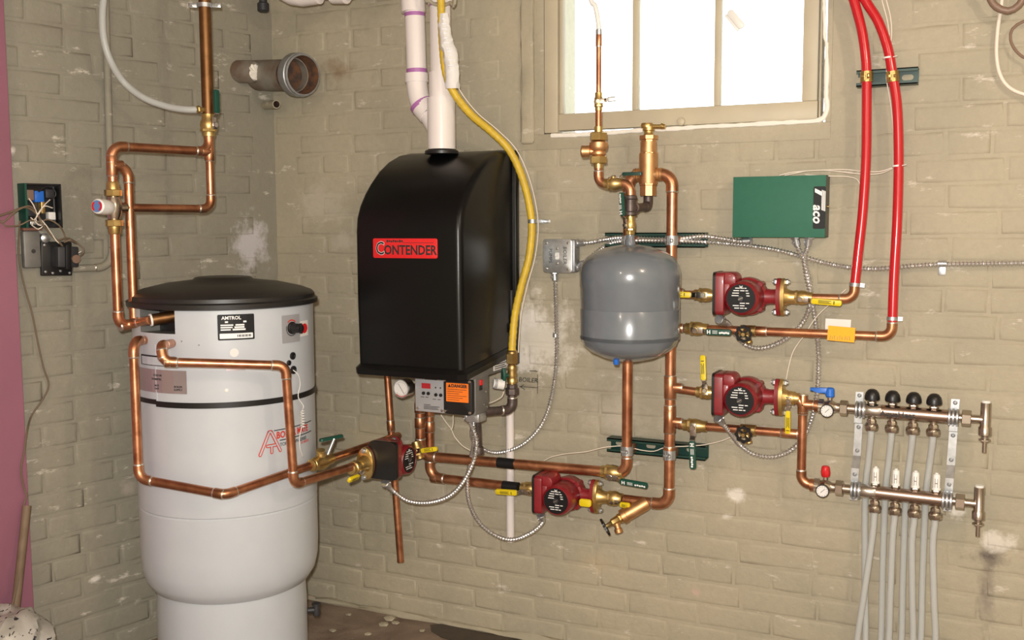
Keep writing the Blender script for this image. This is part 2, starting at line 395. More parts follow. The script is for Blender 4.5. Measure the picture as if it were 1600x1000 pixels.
# bricks: pillow-edged painted bricks, a few shapes shared by all
def brick_mesh(l, h, seed, mat):
    rnd = random.Random(seed); bm = bmesh.new(); rings = []
    for ins, z in ((0.0, -0.002), (0.0035, 0.0006), (0.010, 0.0013), (0.022, 0.0016)):
        ring = []
        for (sx, sz) in ((-1, -1), (-.33, -1), (.33, -1), (1, -1), (1, 1), (.33, 1), (-.33, 1), (-1, 1)):
            jx, jz, jy = rnd.uniform(-.003, .003), rnd.uniform(-.0025, .0025), rnd.uniform(-.0004, .0004)
            ring.append(bm.verts.new((sx*(l/2-ins)+jx, -z+jy, sz*(h/2-ins)+jz)))
        rings.append(ring)
    for a, b in zip(rings, rings[1:]):
        for k in range(8): bm.faces.new((a[k], a[(k+1) % 8], b[(k+1) % 8], b[k]))
    r = rings[-1]
    for q in ((0, 1, 6, 7), (1, 2, 5, 6), (2, 3, 4, 5)): bm.faces.new([r[i] for i in q])
    bmesh.ops.recalc_face_normals(bm, faces=bm.faces[:])
    me = bpy.data.meshes.new('brick'); bm.to_mesh(me); bm.free(); me.materials.append(MATS[mat])
    for p in me.polygons: p.use_smooth = True
    return me
CH, BLEN, HLEN = 0.0665, 0.213, 0.106
def bond(length, height):
    out = []
    row = 0; z = 0.0
    while z < height-0.02:
        hdr = (row % 6 == 4); ln = HLEN if hdr else BLEN
        x = -(ln/2 if row % 2 else 0) - random.uniform(0, .03)
        while x < length:
            out.append((x + ln/2, z + CH/2, hdr)); x += ln
        row += 1; z += CH
    return out
def lay(wall, mat, length, height, to_world, ok, inview, rot):
    meshes = {h: [brick_mesh((HLEN if h else BLEN)-.004, CH-.004, s, mat) for s in range(6)] for h in (False, True)}
    items = [(to_world(x, z), h) for x, z, h in bond(length, height) if ok(x, z, h)]
    vis = sorted([it for it in items if inview(it[0])], key=lambda it: (it[0]-CAM).length)[:296]
    keep = set(id(it) for it in vis)
    rest = bmesh.new()
    for it in items:
        p, h = it; me = random.choice(meshes[h])
        M = Matrix.Translation(p + V((0, 0, random.uniform(-.002, .002)))) @ Matrix.Rotation(rot, 4, 'Z') @ Matrix.Rotation(random.uniform(-.010, .010), 4, 'X') @ Matrix.Translation((0, random.uniform(-.0005, .0006), 0))
        if id(it) in keep:
            o = bpy.data.objects.new('brick', me); o.matrix_world = M; C.objects.link(o); o.parent = wall
        else:
            n0 = len(rest.verts); rest.from_mesh(me); rest.verts.ensure_lookup_table()
            for v in rest.verts[n0:]: v.co = M @ v.co
    me = bpy.data.meshes.new('far_bricks'); rest.to_mesh(me); rest.free(); me.materials.append(MATS[mat])
    for p in me.polygons: p.use_smooth = True
    o = bpy.data.objects.new('far_bricks', me); o['kind'] = 'stuff'; C.objects.link(o); o.parent = wall
def inframe(p):
    v = p-CAM; d = v.dot(fwd)
    return d > 0.3 and -20 < 800+F*v.dot(RT)/d < 1620 and -20 < 500-F*v.dot(UP)/d < 1020
X0 = -2.215
def ok_back(x, z, h):
    wx = X0 + x; hl = (HLEN if h else BLEN)/2
    if wx-hl < -2.24 or wx+hl > 1.6 or z+CH/2 > 2.34: return False
    return not (wx+hl > WX0-0.075 and wx-hl < WX1+0.012 and z+CH/2 > WZ0-0.015)
lay(wall_back, 'wall_paint_back', 3.9, 2.34, lambda x, z: V((X0+x, 0.003, z)), ok_back, inframe, 0)
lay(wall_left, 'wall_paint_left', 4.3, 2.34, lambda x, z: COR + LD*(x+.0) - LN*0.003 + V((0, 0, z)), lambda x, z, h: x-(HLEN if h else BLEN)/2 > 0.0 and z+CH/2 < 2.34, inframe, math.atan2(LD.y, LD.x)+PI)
# smooth plaster round the window
bm = bmesh.new(); add_box(bm, I, (WX0-0.074, -0.011, WZ0-0.028), (WX0-0.030, 0.02, 2.345), 0.009, seg=4)
bmesh.ops.subdivide_edges(bm, edges=[e for e in bm.edges if abs(e.verts[0].co.z-e.verts[1].co.z) > .3], cuts=24)
for v in bm.verts: v.co += V((random.uniform(-.002, .002), random.uniform(-.0012, .0012), 0))
struct(mesh_obj('trim_1', bm, 'wall_paint_back'))
bm = bmesh.new(); add_box(bm, I, (WX0-0.032, -0.0005, WZ0-.001), (WX0, 0.02, 2.345), 0.001); struct(mesh_obj('trim_2', bm, 'wall_paint_back'))
bm = bmesh.new(); add_box(bm, I, (WX0-0.075, -0.0005, WZ0-0.046), (WX1+0.014, 0.02, WZ0-.001), 0.001); struct(mesh_obj('trim_3', bm, 'wall_paint_back'))
bm = bmesh.new(); add_box(bm, I, (WX1, -0.0005, WZ0-.001), (WX1+0.014, 0.02, 2.345), 0.001); struct(mesh_obj('trim_4', bm, 'wall_paint_back'))

# damp patch on the floor
def floor_pt(px, py, z=0.0):
    r = ray(px, py); return CAM + r*((z-CAM.z)/r.z)
bm = bmesh.new(); ring = []
for (px, py) in ((672, 976), (690, 974), (720, 981), (760, 987), (800, 996), (850, 1008), (900, 1022), (860, 1035), (780, 1022), (720, 1004), (690, 996), (674, 986)):
    p = floor_pt(px, py, 0.0015); p.y = min(p.y, -0.012); ring.append(bm.verts.new(p))
top = bm.faces.new(ring); r = bmesh.ops.extrude_face_region(bm, geom=[top]); bmesh.ops.translate(bm, vec=(0, 0, -0.001), verts=[g for g in r['geom'] if isinstance(g, bmesh.types.BMVert)])
o = mesh_obj('damp_patch', bm, 'damp_floor'); tag(o, 'dark wet patch on the floor at the foot of the brick wall', 'puddle')
# ridge of crumbled mortar along the foot of the back wall
bm = bmesh.new()
pts = [V((-2.15+k*0.06, -0.006, 0.004)) for k in range(58)]
add_sweep(bm, pts, [0.011+random.uniform(-.005, .006) for _ in pts], 8)
for v in bm.verts: v.co += V((random.uniform(-.004, .004), random.uniform(-.004, .003), random.uniform(-.004, .004)))
o = mesh_obj('baseboard_back', bm, 'wall_paint_back'); struct(o)
for k, (px, py, s) in enumerate(((610, 966, .022), (600, 975, .016), (618, 973, .014), (520, 985, .012), (545, 960, .010), (660, 985, .010), (575, 990, .012))):
    bm = bmesh.new(); p = floor_pt(px, py, 0.003); bmesh.ops.create_icosphere(bm, subdivisions=1, radius=s)
    for v in bm.verts: v.co = p + V((v.co.x*random.uniform(.8, 1.4), v.co.y*random.uniform(.8, 1.3), v.co.z*0.35))
    o = mesh_obj('mortar_chip', bm, 'wall_paint_back', smooth=False)
    tag(o, ['palest chip of fallen mortar on the floor right of the tank', 'mortar chip lying left of the palest chip', 'mortar chip lying just right of the palest chip', 'small mortar chip close to the tank base', 'small mortar chip near the wall behind the tank', 'small mortar chip beside the dark wet patch', 'small mortar chip at the bottom edge of the picture'][k], 'rubble', 'mortar chips on the floor')

# ------------------------------------------------------------------ window
win = bpy.data.objects.new('window_1', None); win.location = (0.5*(WX0+WX1), 0.03, WZ0); C.objects.link(win); win['kind'] = 'structure'
GX0, GX1 = W(880, 100, -.02).x, W(1255, 100, -.02).x; GZ0 = W(1066, 169, -.02).z
def wbox(name, x0, x1, z0, z1, y0, y1, mat='frame_paint', bev=0.003):
    bm = bmesh.new(); add_box(bm, I, (x0, y0, z0), (x1, y1, z1), bev); return mesh_obj(name, bm, mat, win)
wbox('jamb', WX0+.002, W(872, 100).x, WZ0+.002, WZ1, -0.004, 0.05)
wbox('jamb', W(1279, 100).x+.003, WX1-.012, WZ0+.002, WZ1, -0.004, 0.05)
wbox('sash_rail', W(872, 100).x, W(1279, 100).x, WZ0+.008, GZ0, 0.004, 0.04)
wbox('sash_stile', W(872, 100).x, GX0, GZ0, WZ1, 0.0075, 0.04)
wbox('sash_stile', GX1, W(1279, 100).x-.002, GZ0, WZ1, 0.0075, 0.04)
wbox('sash_bead', GX0-.004, GX0+.005, GZ0, WZ1, 0.002, 0.03, bev=.002)
mun = [W(994, 100, -.02).x, W(1122, 100, -.02).x]
for x in mun: wbox('muntin', x-.009, x+.009, GZ0, WZ1, 0.010, 0.036)
xs = [GX0] + mun + [GX1]
for a, b in zip(xs, xs[1:]): wbox('pane', a, b, GZ0-.004, WZ1, 0.024, 0.027, 'window_glass', 0)
bm = bmesh.new()
pth = [W(1288, -40), W(1288, 20), W(1289, 60), W(1292, 68), W(1292, 90), W(1292, 120), W(1291, 150), W(1293, 165), W(1290, 178), W(1280, 188), W(1240, 191), W(1200, 193), W(1150, 196), W(1100, 198), W(1060, 201), W(1000, 204), W(950, 208), W(900, 211), W(862, 212)]
pth = [p+V((0, -.002, 0)) for p in catmull(pth, .012)]
add_sweep(bm, pth, [0.0045+random.uniform(-.001, .0015)+(.002 if k > len(pth)*.2 else -.001) for k in range(len(pth))], 8)
mesh_obj('edge_strip', bm, 'off_white', win)  # uneven white strip along the right and bottom window edges
bm = bmesh.new()                              # rounded white piece on the right-hand pane
Ml = frame(W(1152, 32, -.018)+V((0, -.012, 0)), V((0, -1, 0)), V((.62, 0, -.78)))
add_prism(bm, Ml, rrect(.062, .020, .009), 0, .012, .003); add_prism(bm, Ml @ Matrix.Translation((0, -.013, 0)), rrect(.058, .008, .003), .001, .008, .001)
mesh_obj('small_piece', bm, 'white_plastic', win)
bm = bmesh.new(); add_lathe(bm, wallframe(W(1064, 190, .0)), [(.012, -.002), (.011, .004), (.006, .007), (0, .007)], 14); mesh_obj('catch_plate', bm, 'frame_paint', win)

# ------------------------------------------------------------------ generic plumbing builders
def add_elbow(bm, p0, p, p1, r, mi=0, ms=1, bend=1.25, collar=1.0):
    """bend at p between directions to p0 and p1; returns how far it reaches along each leg"""
    a = (p0-p).normalized(); b = (p1-p).normalized()
    th = PI - a.angle(b); Rb = r*2*bend
    t = Rb*math.tan(th/2)
    n = max(4, int(th/0.2)); nrm = a.cross(b)
    cen = p + (a+b).normalized()*(Rb/math.cos(th/2)); s = p + a*t
    nrm = (s-cen).cross((p+b*t)-cen).normalized()
    path = [cen + Matrix.Rotation(th*k/n, 3, nrm) @ (s-cen) for k in range(n+1)]
    cl = r*collar; re = r*1.13
    full = [p + a*(t+cl)] + path + [p + b*(t+cl)]
    add_sweep(bm, full, re, 16, mi)
    for d, base in ((a, p+a*(t+cl)), (b, p+b*(t+cl))):
        add_lathe(bm, frame(base - d*0.0015, d), [(re*1.02, 0), (re*1.02, .002), (r*1.02, .0045)], 16, ms)
    return t+cl*0.6
def pipe(name, label, pts, r, mat='copper', cat='pipe', group=None, fit='copper_fitting', parent=None, bend=1.25, couplings=(), tees=()):
    t = parent or thing(name, label, cat, pts[-1] if pts[-1].z < pts[0].z else pts[0], group)
    n = len(pts); reach = [0.0]*n
    for i in range(1, n-1):
        if (pts[i-1]-pts[i]).angle(pts[i+1]-pts[i]) > PI-.03: continue
        bm = bmesh.new(); reach[i] = add_elbow(bm, pts[i-1], pts[i], pts[i+1], r, bend=bend); mesh_obj('elbow', bm, [fit, 'solder'], t)
    for i in range(n-1):
        d = (pts[i+1]-pts[i]).normalized(); bm = bmesh.new()
        a, b = pts[i]+d*reach[i], pts[i+1]-d*reach[i+1]
        add_cyl(bm, a, b, r, 18); mesh_obj('tube', bm, mat, t)
    for (i, f, ln) in couplings:
        a = pts[i].lerp(pts[i+1], f); d = (pts[i+1]-pts[i]).normalized(); bm = bmesh.new(); re = r*1.14
        add_lathe(bm, frame(a-d*ln/2, d), [(r*1.01, -.003), (re, 0), (re, ln), (r*1.01, ln+.003)], 18, mis=[1, 0, 1]); mesh_obj('coupling', bm, [fit, 'solder'], t)
    for (i, f, d2) in tees:
        a = pts[i].lerp(pts[i+1], f); add_tee(t, a, (pts[i+1]-pts[i]).normalized(), d2, r, fit)
    return t
def add_tee(t, a, d, d2, r, fit='copper_fitting', r2=None):
    bm = bmesh.new(); re = r*1.15; r2 = r2 or r; re2 = r2*1.15
    add_lathe(bm, frame(a-d*r*2.1, d), [(r*1.01, -.003), (re, 0), (re, r*4.2), (r*1.01, r*4.2+.003)], 18, mis=[1, 0, 1])
    d2 = d2.normalized(); add_lathe(bm, frame(a, d2), [(re2, 0), (re2, r*2.3), (r2*1.01, r*2.3+.003)], 18, mis=[0, 1])
    mesh_obj('tee', bm, [fit, 'solder'], t)
def curve_tube(name, label, pts, r, mat, cat, group=None, seg=10, step=0.01, parent=None):
    bm = bmesh.new(); add_sweep(bm, catmull(pts, step), r, seg); o = mesh_obj(name, bm, mat, parent)
    return tag(o, label, cat, group) if parent is None else o
def bx_cable(name, label, pts, group='armoured cables', r=0.0060, nuts=(True, True)):
    t = thing(name, label, 'cable', pts[-1], group)
    bm = bmesh.new(); add_sweep(bm, catmull(pts, 0.0014), r, 10, ridge=(0.0088, 0.0014)); mesh_obj('armour', bm, 'cable_armour', t)
    for flag, p, q in ((nuts[0], pts[0], pts[1]), (nuts[1], pts[-1], pts[-2])):
        if not flag: continue
        d = (q-p).normalized(); bm = bmesh.new()
        add_hex(bm, p-d*.004, p+d*.004, .0135, n=8); add_lathe(bm, frame(p+d*.004, d), [(.0095, 0), (.0095, .018), (.0075, .02)], 14)
        add_cyl(bm, p+d*.012, p+d*.012+d.orthogonal().normalized()*.013, .003, 8)
        mesh_obj('connector', bm, 'zinc', t)
    return t
def ball_valve(name, label, p, axis, r, stem, lever, glen=0.075, grip='grip_yellow', group='ball valves', letters=None, rise=0.030, body='brass', letter_mat='print_dark', scale=1.0):
    """p centre, axis along the pipe, stem direction, lever direction"""
    axis = axis.normalized(); stem = (stem - axis*stem.dot(axis)).normalized(); lever = lever.normalized()
    t = thing(name, label, 'valve', p, group); s = scale
    bm = bmesh.new(); R = r*1.35
    add_lathe(bm, frame(p-axis*(.034*s), axis), [(r*1.04, 0), (r*1.22, .001), (r*1.22, .014*s), (R*1.08, .022*s), (R*1.18, .034*s), (R*1.08, .046*s), (r*1.22, .054*s), (r*1.22, .067*s), (r*1.04, .068*s)], 18)
    add_hex(bm, p-axis*(.020*s), p-axis*(.010*s), R*1.16, n=8)
    mesh_obj('body', bm, body, t)
    bm = bmesh.new(); add_lathe(bm, frame(p+stem*R*.9, stem), [(.010*s, 0), (.010*s, .008*s), (.006*s, .009*s), (.006*s, rise*s-R*.5+.006)], 12); mesh_obj('stem', bm, body, t)
    base = p + stem*(R*.5+rise*s)
    bm = bmesh.new(); add_hex(bm, base - stem*.001, base+stem*.006, .0085*s); mesh_obj('nut', bm, 'chrome', t)
    x = (lever - stem*lever.dot(stem)).normalized(); side = stem.cross(x)
    M = Matrix(((x.x, side.x, stem.x, base.x), (x.y, side.y, stem.y, base.y), (x.z, side.z, stem.z, base.z), (0, 0, 0, 1)))
    bm = bmesh.new(); add_box(bm, M, (-.012*s, -.009*s, -.0012), (.024*s, .009*s, .0012), .001)
    h = .010*s
    pl_ = [bm.verts.new(M @ V(q)) for q in ((.023*s, -.007*s, 0), (.023*s, .007*s, 0), (.033*s, .007*s, h), (.033*s, -.007*s, h))]
    pl2 = [bm.verts.new(M @ (V(q)+V((0, 0, .002)))) for q in ((.023*s, -.007*s, 0), (.023*s, .007*s, 0), (.033*s, .007*s, h), (.033*s, -.007*s, h))]
    bm.faces.new(pl_); bm.faces.new(pl2)
    for k in range(4): bm.faces.new((pl_[k], pl_[(k+1) % 4], pl2[(k+1) % 4], pl2[k]))
    add_box(bm, M, (.032*s, -.006*s, h), (.040*s, .006*s, h+.002), 0)
    lv = mesh_obj('lever', bm, 'chrome', t)
    bm = bmesh.new(); Mg = M @ Matrix.Translation((.034*s+glen/2, 0, h-.003)); add_prism(bm, Mg, rrect(glen, .0175*s, .006*s), 0, .0085, .002); g = mesh_obj('grip', bm, grip, t)
    if letters:
        Mt = Mg @ Matrix.Translation((0, 0, .0088))
        if Mt.col[1].to_3d().dot(UP) < -0.3 or (abs(Mt.col[1].to_3d().dot(UP)) < .3 and Mt.col[0].to_3d().dot(UP) < -0.3 and False): Mt = Mt @ Matrix.Rotation(PI, 4, 'Z')
        if letters == 'H':
            bm = text_bm('H', .014, lambda v: Mt @ (v+V((-glen*.36, 0, 0))), bold=.0007)
            for k in range(3): add_box(bm, Mt, (-glen*.22, .0035-k*.0035, 0), (-glen*.02, .0048-k*.0035, .0003))
            for k in range(5): add_lathe(bm, Mt @ Matrix.Translation((glen*(.08+.08*k), -.001+.001*(k % 2), 0)), [(.0032, 0), (.0032, .0003)], 8)
        else:
            bm = bmesh.new()
            for k in range(3): add_box(bm, Mt, (-glen*.26, .0032-k*.0032, 0), (glen*(.16-.06*(k % 2)), .0046-k*.0032, .0003))
            add_box(bm, Mt, (glen*.24, -.004, 0), (glen*.27, .005, .0003))
        mesh_obj('lettering', bm, letter_mat, g, smooth=False)
    return t

def pump(label, o, axis, face, tilt_box=False, boxface='pump_red', angle=0.0):
    """wet-rotor circulator: axis along the pipe (terminal box at its negative end), face = direction of the name plate"""
    x = axis.normalized(); y = -(face - x*face.dot(x)).normalized(); z = x.cross(y)
    M = Matrix(((x.x, y.x, z.x, o.x), (x.y, y.y, z.y, o.y), (x.z, y.z, z.z, o.z), (0, 0, 0, 1)))
    if z.z < 0: raise Exception('pump frame')
    t = thing('circulator_pump', label, 'pump', o, 'red circulator pumps')
    toY = Matrix(((1, 0, 0, 0), (0, 0, 1, 0), (0, -1, 0, 0), (0, 0, 0, 1)))        # local z -> y
    toF = Matrix(((1, 0, 0, 0), (0, 0, -1, 0), (0, 1, 0, 0), (0, 0, 0, 1)))        # local z -> -y (out of the face)
    toX = Matrix(((0, 0, 1, 0), (0, 1, 0, 0), (-1, 0, 0, 0), (0, 0, 0, 1)))
    bm = bmesh.new()                                                               # volute and necks
    add_lathe(bm, M @ Matrix.Translation((0, .035, 0)) @ toF, [(.024, 0), (.042, .004), (.050, .016), (.052, .034), (.050, .050), (.043, .056)], 28)
    add_lathe(bm, M @ Matrix.Translation((-.078, 0, 0)) @ toX, [(.021, 0), (.020, .02), (.026, .05), (.032, .078), (.026, .106), (.020, .136), (.021, .156)], 20)
    for k in range(4):
        a = PI/4+PI/2*k; add_lathe(bm, M @ Matrix.Translation((.046*math.cos(a), -.003, .046*math.sin(a))) @ toF, [(.009, -.02), (.009, .016), (.007, .018)], 10)
    mesh_obj('volute', bm, 'pump_red', t)
    for s in (-1, 1):
        bm = bmesh.new(); poly = []
        for k in range(28):
            a = 2*PI*k/28; poly.append((.027*math.cos(a) if abs(math.sin(a)) < .97 else .016*math.cos(a)*2, .050*math.sin(a)))
        add_prism(bm, M @ Matrix.Translation((s*.080, 0, 0)) @ Matrix(((0, 0, 1, 0), (1, 0, 0, 0), (0, 1, 0, 0), (0, 0, 0, 1))), poly, -.005, .005, .0015)
        fl = mesh_obj('flange', bm, 'pump_red', t)
        for q in (-1, 1):
            bm = bmesh.new(); c = M @ V((s*.0745, 0, q*.040)); d = (M.to_3x3() @ V((-s, 0, 0)))
            add_hex(bm, c, c+d*.009, .0085); add_cyl(bm, c+d*.009, c+d*.012, .005, 10); mesh_obj('bolt', bm, 'zinc', fl)
    bm = bmesh.new()                                                               # motor can
    add_lathe(bm, M @ Matrix.Translation((0, -.018, 0)) @ toF, [(.043, 0), (.0455, .004), (.0455, .062), (.0430, .074), (.0385, .079), (.0375, .0765), (0, .0765)], 36)
    mo = mesh_obj('motor', bm, 'pump_red', t)
    bm = bmesh.new(); add_lathe(bm, M @ Matrix.Translation((0, -.0944, 0)) @ toF, [(.0372, 0), (.0372, .0012), (0, .0012)], 36); npl = mesh_obj('nameplate', bm, 'label_black', mo)
    bm = bmesh.new(); Mn = M @ Matrix.Translation((0, -.0957, 0)) @ toF
    rnd = random.Random(3)
    for k in range(9):
        zz = .027-.0065*k
        if abs(zz) > .007:
            w = math.sqrt(.034**2-zz*zz)*.72
            for (a, b) in ((-w, -w*.25), (-w*.1, w*.5), (w*.6, w)):
                if rnd.random() < .75: add_box(bm, Mn, (a, zz-.0011, 0), (b*.95, zz+.0011, .0004))
    for s in (-1, 1): add_box(bm, Mn @ Matrix.Rotation(s*.7, 4, 'Z'), (-.001, .0, 0), (.001, .006, .0004)) if False else None
    add_box(bm, Mn @ Matrix.Translation((0, .030, 0)) @ Matrix.Rotation(.6, 4, 'Z'), (-.005, -.001, 0), (.005, .001, .0004))
    add_box(bm, Mn @ Matrix.Translation((0, .030, 0)) @ Matrix.Rotation(-.6, 4, 'Z'), (-.005, -.001, 0), (.005, .001, .0004))
    mesh_obj('lettering', bm, 'print_white', mo, smooth=False)
    bm = bmesh.new(); add_lathe(bm, Mn, [(.0085, 0), (.0085, .002), (.007, .004), (0, .004)], 16)
    k1 = mesh_obj('vent_screw', bm, 'dark_metal', mo)
    bm = bmesh.new(); add_box(bm, Mn @ Matrix.Rotation(.5, 4, 'Z'), (-.0065, -.0012, .004), (.0065, .0012, .0052)); mesh_obj('slot', bm, 'chrome', mo)
    # terminal box beside the motor
    bm = bmesh.new()
    Mb = M @ Matrix.Translation((-.071, -.052, .0105)) @ Matrix(((0, 0, 1, 0), (-1, 0, 0, 0), (0, 1, 0, 0), (0, 0, 0, 1)))     # local: x along face, y up, z toward +axis
    add_prism(bm, Mb, rrect(.092, .112, .012), 0.004, .027, .004)
    add_prism(bm, M @ Matrix.Translation((-.041, -.020, .0475)) @ toF, rrect(.052, .038, .017), 0, .066, .006)
    add_box(bm, M, (-.060, -.090, -.010), (-.030, -.015, .040), .006)
    bx = mesh_obj('terminal_box', bm, 'pump_red', t)
    bm = bmesh.new(); add_prism(bm, Mb, rrect(.094, .114, .013), -.003, .0045, 0); mesh_obj('cover', bm, 'black_plastic', bx)
    if boxface != 'pump_red':
        bm = bmesh.new(); add_prism(bm, Mb, rrect(.092, .112, .012), -.010, -.0025, 0); mesh_obj('cover_plate', bm, 'black_plastic', bx)
    return t, M
def brass_flange(label, p, axis, group='brass pump flanges'):
    """companion flange at p facing -axis"""
    t = thing('brass_flange', label, 'flange', p, group); x = axis.normalized()
    zz = V((0, 0, 1)); zz = (zz-x*zz.dot(x)).normalized(); y = zz.cross(x)
    M = Matrix(((y.x, zz.x, x.x, p.x), (y.y, zz.y, x.y, p.y), (y.z, zz.z, x.z, p.z), (0, 0, 0, 1)))
    bm = bmesh.new(); poly = [(.029*math.cos(2*PI*k/28), .050*math.sin(2*PI*k/28)) for k in range(28)]
    add_prism(bm, M, poly, 0, .010, .003); add_lathe(bm, M, [(.026, .008), (.022, .016), (.018, .026), (.018, .04)], 18); mesh_obj('plate', bm, 'brass', t)
    for q in (-1, 1):
        bm = bmesh.new(); c = M @ V((0, q*.040, .010)); add_hex(bm, c, c+x*.008, .0085); add_cyl(bm, c+x*.008, c+x*.012, .005, 10); mesh_obj('nut', bm, 'zinc', t)
    return t
def clamp(parent, p, axis, out, r, name='pipe_clamp', mat='zinc'):
    """strut clamp round a pipe"""
    bm = bmesh.new(); axis = axis.normalized()
    add_lathe(bm, frame(p-axis*.013, axis), [(r+.0005, 0), (r+.003, 0), (r+.003, .026), (r+.0005, .026)], 18, cap=False)
    M = frame(p, out, axis)
    add_box(bm, M, (-.011, -.003, r), (.011, -.001, r+.014)); add_box(bm, M, (-.011, .001, r), (.011, .003, r+.014))
    sd = axis.cross(out).normalized(); c = p+out.normalized()*(r+.008)
    add_cyl(bm, c-sd*.010, c+sd*.010, .003, 8); add_hex(bm, c+sd*.004, c+sd*.009, .006)
    return mesh_obj(name, bm, mat, parent)

def handwheel(bm, M, R=.022, n=8, mi=0):
    """scalloped black wheel, axis local z"""
    poly = []
    for k in range(n*6):
        a = 2*PI*k/(n*6); rr = R*(1+.09*math.cos(n*a)); poly.append((rr*math.cos(a), rr*math.sin(a)))
    outer = poly; m = len(poly)
    # rim as a ring with four spokes
    rings = []
    for (f, z) in ((1.0, -.003), (1.0, .003), (.70, .003), (.70, -.003)): rings.append([bm.verts.new(M @ V((x*f if f == 1 else R*f*math.cos(2*PI*i/m), y*f if f == 1 else R*f*math.sin(2*PI*i/m), z))) for i, (x, y) in enumerate(poly)])
    for i in range(4):
        a, b = rings[i], rings[(i+1) % 4]
        for k in range(m): bm.faces.new((a[k], a[(k+1) % m], b[(k+1) % m], b[k])).material_index = mi
    for k in range(4):
        add_box(bm, M @ Matrix.Rotation(PI/4+k*PI/2, 4, 'Z'), (.003, -.0025, -.002), (R*.75, .0025, .002), 0, mi)
    add_lathe(bm, M, [(.006, -.004), (.006, .005)], 10, mi)
# ------------------------------------------------------------------ storage tank
def zt(px, py, off=0.0): return T(px, py, off).z
def ta(px, py=560): return tang(T(px, py))
def tmap(a0, z0, off): return lambda v: V((TC.x+(TR+off+v.z)*math.cos(a0+v.x/TR), TC.y+(TR+off+v.z)*math.sin(a0+v.x/TR), z0+v.y))
def tpatch(name, poly, a0, z0, h, mat, parent, off=0.0016):
    """flat outline (metres) wrapped on the tank with a little thickness"""
    bm = bmesh.new(); add_prism(bm, Matrix(), poly, 0, h)
    bmesh.ops.subdivide_edges(bm, edges=[e for e in bm.edges if abs(e.verts[0].co.x-e.verts[1].co.x) > .012], cuts=4)
    f = tmap(a0, z0, off)
    for v in bm.verts: v.co = f(v.co)
    return mesh_obj(name, bm, mat, parent, smooth=False)
def span(pxa, pya, pxb, pyb):
    a0, a1 = ta(pxa, (pya+pyb)/2), ta(pxb, (pya+pyb)/2); z0, z1 = zt((pxa+pxb)/2, pyb), zt((pxa+pxb)/2, pya)
    return (a0+a1)/2, (z0+z1)/2, (a1-a0)*TR, z1-z0
tank = thing('water_heater_tank', 'tall white cylindrical hot water tank with black domed lid standing in the corner', 'water tank', TC)
LIDZ = 1.078; BANDZ = zt(300, 634); SEAMZ = zt(312, 813); BOTZ = 0.262
ca, cz, cw, chh = span(219, 478, 273, 521); cz0 = cz-chh/2; c0, c1 = ca-cw/2/TR, ca+cw/2/TR
bm = bmesh.new()
Mt0 = Matrix.Translation(TC)
add_lathe(bm, Mt0, [(.10, BOTZ-.012), (.195, BOTZ-.004), (.222, BOTZ+.010), (.240, BOTZ+.038), (.248, BOTZ+.075), (TR, BOTZ+.12), (TR, SEAMZ-.004), (TR-.0025, SEAMZ-.001), (TR-.0025, SEAMZ+.001), (TR+.0008, SEAMZ+.004), (TR+.0008, SEAMZ+.03), (TR, SEAMZ+.034), (TR, BANDZ-.02)], 96, cap=False)
# jacket above the band, left open at the pipe recess
angs = sorted([c0, c1] + [c0 - .001 - (2*PI-(c1-c0)-.002)*k/88 for k in range(1, 88)] + [c0+(c1-c0)*k/8 for k in range(1, 8)])
zs = [BANDZ-.02, BANDZ+.06, cz0-.02, cz0, LIDZ+.02]
grid = [[bm.verts.new((TC.x+TR*math.cos(a), TC.y+TR*math.sin(a), z)) for a in angs] for z in zs]
n = len(angs)
for i in range(len(zs)-1):
    for k in range(n):
        k2 = (k+1) % n; am = angs[k]
        if i == 3 and c0-1e-6 <= am < c1-1e-4: continue
        bm.faces.new((grid[i][k], grid[i][k2], grid[i+1][k2], grid[i+1][k]))
mesh_obj('jacket', bm, 'tank_white', tank)
bm = bmesh.new(); nn = 10; RI = TR-.055
def cp(r, a, z): return bm.verts.new((TC.x+r*math.cos(a), TC.y+r*math.sin(a), z))
for k in range(nn):
    a, b = c0+(c1-c0)*k/nn, c0+(c1-c0)*(k+1)/nn
    f = bm.faces.new((cp(RI, a, cz0), cp(RI, b, cz0), cp(RI, b, LIDZ+.02), cp(RI, a, LIDZ+.02))); f.material_index = 1
    bm.faces.new((cp(RI, a, cz0), cp(RI, b, cz0), cp(TR, b, cz0), cp(TR, a, cz0)))
for a in (c0, c1): bm.faces.new((cp(RI, a, cz0), cp(TR, a, cz0), cp(TR, a, LIDZ+.02), cp(RI, a, LIDZ+.02)))
mesh_obj('pipe_recess', bm, ['chassis_grey', 'black_plastic'], tank)
bm = bmesh.new(); add_lathe(bm, Mt0, [(.213, 0), (.213, .20), (.209, BOTZ+.01), (.15, BOTZ+.01)], 64, cap=False); add_lathe(bm, Mt0, [(0, .002), (.213, .002)], 64, cap=False); mesh_obj('base', bm, 'tank_white', tank)
bm = bmesh.new()
add_lathe(bm, Mt0, [(TR+.003, LIDZ-.003), (TR+.013, LIDZ), (TR+.014, LIDZ+.012), (TR+.006, LIDZ+.016), (TR+.005, LIDZ+.026), (TR-.003, LIDZ+.034), (TR-.03, LIDZ+.044), (.16, LIDZ+.058), (.085, LIDZ+.067), (.078, LIDZ+.073), (.070, LIDZ+.075), (0, LIDZ+.076)], 96)
lid = mesh_obj('lid', bm, 'black_lid', tank)
